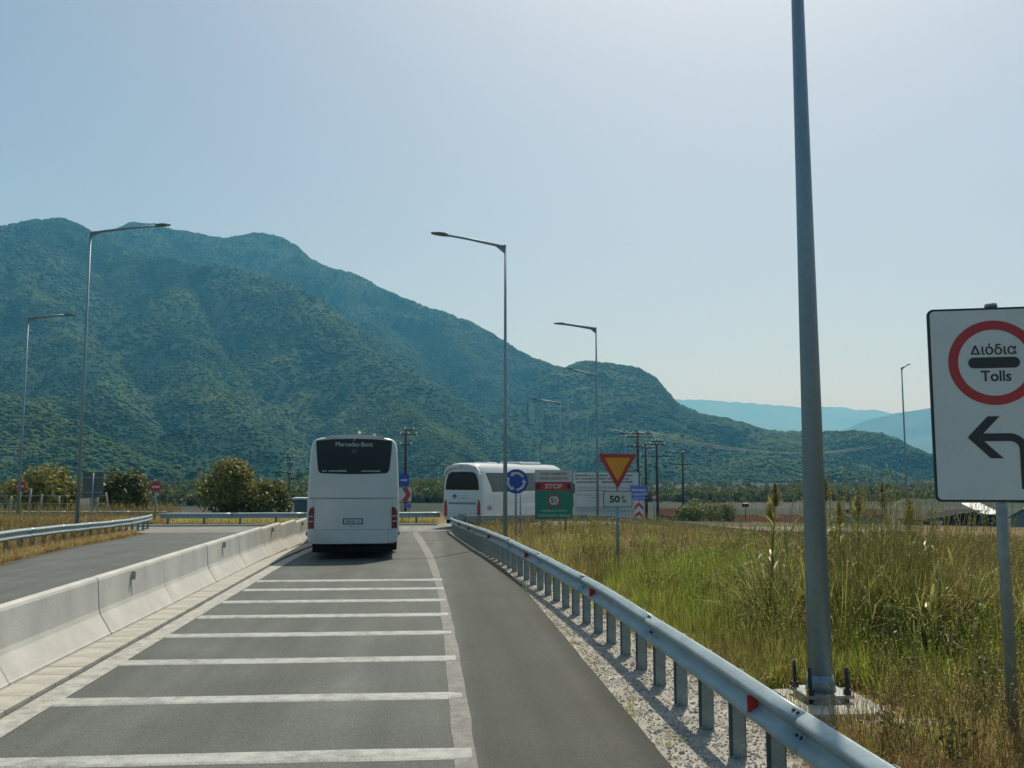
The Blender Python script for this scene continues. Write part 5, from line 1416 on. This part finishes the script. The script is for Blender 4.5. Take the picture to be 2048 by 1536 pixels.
# dry verge behind the left guardrail and tufts at the asphalt edge
n = 9000
yy = RNG.uniform(19, 62, n); xx = np.interp(yy, [18, 24.7, 29.7, 37.1, 47.3, 62], [-10.9, -11.25, -12.0, -13.1, -14.5, -16.5]) - 16 * RNG.random(n) ** 1.6
ok = ~((xx > -19.2) & (yy > 46.2) & (yy < 53.2)); xx, yy = xx[ok], yy[ok]; n = len(xx)
s = RNG.uniform(.8, 1.5, n) * np.where(xx > np.interp(yy, [18, 50], [-11.9, -15.6]), .5, 1.0)
scatter('verge_grass', 'dry yellow grass on the verge left of the opposite carriageway', np.stack([xx, yy, ground_z(xx, yy) - .01], 1), np.stack([RNG.normal(0, .1, n), RNG.normal(0, .1, n), RNG.uniform(0, 6.28, n)], 1), np.stack([s * 1.7, s * 1.7, s], 1), RNG.integers(0, 3, n), [tuft(100 + k, M['grass_dry'] if k else M['grass_olive'], 22, .2, .55, .008, .14, (.15, .9), heads=1) for k in range(3)])
n = 1500
xx = RNG.uniform(-18, 0.2, n); yy = RNG.uniform(53.6, 60, n)
s = RNG.uniform(.7, 1.3, n)
scatter('island_grass', 'low olive grass beyond the far guardrail', np.stack([xx, yy, ground_z(xx, yy) - .01], 1), np.stack([RNG.normal(0, .1, n), RNG.normal(0, .1, n), RNG.uniform(0, 6.28, n)], 1), np.stack([s * 1.8, s * 1.8, s], 1), RNG.integers(0, 2, n), [tuft(110 + k, M['grass_olive'], 22, .2, .5, .008, .14) for k in range(2)])
n = 130
yy = 5 + 20 * RNG.random(n); xx = interp(RIGHT_EDGE, yy) + np.abs(RNG.normal(0, .10, n)) + .02
s = RNG.uniform(.12, .4, n)
scatter('kerbside_grass', 'sparse withered tufts rooted along the asphalt edge', np.stack([xx, yy, ground_z(xx, yy)], 1), np.stack([RNG.normal(0, .3, n), RNG.normal(0, .3, n), RNG.uniform(0, 6.28, n)], 1), np.stack([s, s, s], 1), RNG.integers(0, 2, n), [tuft(120 + k, M['grass_olive'], 18, .15, .35, .007, .12, (.4, 1.5)) for k in range(2)])

# ------------------------------------------------------------------ tall reeds
def reed(x, y, h, seed, lab, plume=True, lean=0.06, leaves=9):
    rnd = random.Random(seed)
    t = thing('reed', lab, 'reed', (x, y, gz(x, y)), rnd.uniform(0, 6.28), 'tall reeds behind the near lamp pole')
    a = rnd.uniform(0, 6.28); tip = Vector((lean * h * math.cos(a), lean * h * math.sin(a), h)); mid = tip * .5 + Vector((rnd.uniform(-.03, .03), rnd.uniform(-.03, .03), 0))
    P_ = lambda q: (Vector((0, 0, 0)).lerp(mid, q * 2) if q < .5 else mid.lerp(tip, q * 2 - 1))
    mb = MB(); mb.tube([P_(k / 6) for k in range(7)], [.013, .013, .012, .011, .009, .007, .005], 6); mb.build('stalk', M['reed_stalk'], t)
    for k in range(leaves):
        q = .12 + .78 * k / leaves; az_ = rnd.uniform(0, 6.28); L_ = rnd.uniform(.38, .75) * (1.1 - .4 * q); mb = MB()
        d = Vector((math.cos(az_), math.sin(az_), 0)); side = Vector((-d.y, d.x, 0)); V = []; n_ = 7; droop = rnd.uniform(.6, 2.3)
        p = P_(q).copy(); el = rnd.uniform(.9, 1.35)
        for i in range(n_ + 1):
            w_ = .017 * math.sin(math.pi * (0.12 + .88 * (1 - i / n_)) * .9) + .002
            V += [p - side * w_, p + side * w_]
            e = el - droop * (i / n_) ** 1.3
            p = p + (d * math.cos(e) + Vector((0, 0, math.sin(e)))) * (L_ / n_)
        mb.add(V, [(2 * i, 2 * i + 1, 2 * i + 3, 2 * i + 2) for i in range(n_)], True); mb.build('leaf', M['reed_leaf'], t)
    if plume:
        mb = MB()
        for k in range(260):
            q = rnd.random(); b0_ = tip + Vector((0, 0, -.12 + .34 * q)); a2 = rnd.uniform(0, 6.28); L_ = rnd.uniform(.07, .20) * (1.15 - q)
            d = Vector((math.cos(a2), math.sin(a2), rnd.uniform(.5, 1.4))).normalized(); sd_ = d.orthogonal().normalized() * .009
            mb.add([b0_ - sd_, b0_ + sd_, b0_ + d * L_], [(0, 1, 2)])
        mb.build('plume', M['plume'], t)
    return t
REEDS = [(4.62, 12.3, 1.98, True), (4.86, 12.6, 1.75, True), (5.02, 12.2, 1.5, False), (5.32, 12.0, 2.06, True), (5.45, 12.5, 1.82, True), (5.62, 12.2, 1.72, True), (5.80, 11.9, 1.42, False), (5.96, 12.4, 1.85, True), (6.12, 12.1, 1.35, False), (6.34, 12.4, 1.95, True),
         (6.5, 12.0, 1.65, False), (6.7, 12.3, 1.75, True), (6.95, 12.2, 1.45, False), (7.2, 12.0, 1.2, False), (5.6, 11.2, 1.1, False), (6.3, 11.0, 1.05, False), (5.9, 10.4, .95, False)]
nth = ['leftmost reed, its plume left of the near lamp pole', 'reed with plume touching the left side of the near lamp pole', 'short reed without plume beside the near lamp pole', 'tallest reed with plume just right of the near lamp pole', 'plumed reed, second right of the near lamp pole',
       'plumed reed, third right of the near lamp pole', 'bent reed without plume in the middle of the clump', 'slender plumed reed in the middle of the clump', 'short drooping reed in the middle of the clump', 'tall plumed reed right of the clump centre',
       'leafy reed without plume right of the clump centre', 'plumed reed near the right end of the clump', 'drooping pale reed near the right end of the clump', 'rightmost low reed with arching pale leaves', 'low reed in front of the clump by the lamp pole', 'low reed in front of the clump centre', 'lowest reed rooted nearest to the footing']
for i, ((x, y, h, pl), lab) in enumerate(zip(REEDS, nth)):
    reed(x, y, h, 300 + i, lab, pl, random.Random(i).uniform(.02, .10), 15 if h > 1.3 else 11)
def weed_plant(x, y, w_, h, seed, mat, lab, n=700, leaf=.03):
    rnd = random.Random(seed); t = thing('weed_bush', lab, 'weed', (x, y, gz(x, y)), 0, 'weed bushes in the verge')
    mb = MB(); tips = []
    for k in range(14):
        a = rnd.uniform(0, 6.28); tip = Vector((w_ / 2 * rnd.random() ** .5 * math.cos(a), w_ / 2 * rnd.random() ** .5 * math.sin(a), h * rnd.uniform(.5, 1)))
        mb.tube([(rnd.uniform(-.04, .04), rnd.uniform(-.04, .04), 0), tip * .5 + Vector((0, 0, .06)), tip], [.009, .006, .003], 5, cap=False); tips.append(tip)
    mb.build('stems', M['reed_stalk'], t)
    mb = MB()
    for k in range(n):
        tip = rnd.choice(tips); p = tip * rnd.uniform(.3, 1.03) + Vector((rnd.gauss(0, .06), rnd.gauss(0, .06), rnd.gauss(0, .04)))
        nn = Vector((rnd.gauss(0, 1), rnd.gauss(0, 1), rnd.gauss(0, 1) + .6)).normalized(); u = nn.orthogonal().normalized() * leaf * rnd.uniform(.6, 1.4); v = nn.cross(u) * .45
        p.z = max(p.z, .03)
        mb.add([p - u, p + v, p + u, p - v], [(0, 1, 2, 3)])
    mb.build('foliage', mat, t)
weed_plant(5.1, 13.4, 1.1, .95, 1, M['weed_dark'], 'dark rounded weed bush left of the near lamp pole', 900)
weed_plant(5.75, 10.3, .9, .75, 2, M['weed_dark'], 'dark tangled weed right of the lamp pole foot', 800)
weed_plant(6.35, 10.6, .8, .9, 3, M['brown_weed'], 'brown dead weed with bare stems right of the tangled weed', 500)
weed_plant(5.15, 8.15, .75, .32, 4, M['weed_dark'], 'low green leafy weed between the footing and the toll sign post', 700, .028)
weed_plant(5.6, 8.9, .5, .42, 5, M['leaf_tree'], 'small bright weed beside the toll sign post', 350, .028)
weed_plant(7.3, 11.8, 1.0, .95, 6, M['brown_weed'], 'tall brown weed bush near the toll sign post', 600)

# ------------------------------------------------------------------ the air
hz = MB(); hz.box(-18000, 18000, -3500, 18000, -11.0, 1500)
haze = hz.build('haze', None)
hm = bpy.data.materials.new('haze_air'); hm.use_nodes = True
hm.node_tree.nodes.clear()
ho = hm.node_tree.nodes.new('ShaderNodeOutputMaterial'); hv = hm.node_tree.nodes.new('ShaderNodeVolumePrincipled')
hv.inputs['Color'].default_value = (0.16, 0.60, 1.0, 1)
hv.inputs['Absorption Color'].default_value = (1, 1, 1, 1)
hv.inputs['Density'].default_value = 1.35e-4
hv.inputs['Anisotropy'].default_value = 0.0
hm.node_tree.links.new(hv.outputs[0], ho.inputs['Volume'])
haze.data.materials.append(hm)
tag(haze, 'pale blue summer haze over the plain and mountains', 'haze', kind='stuff')
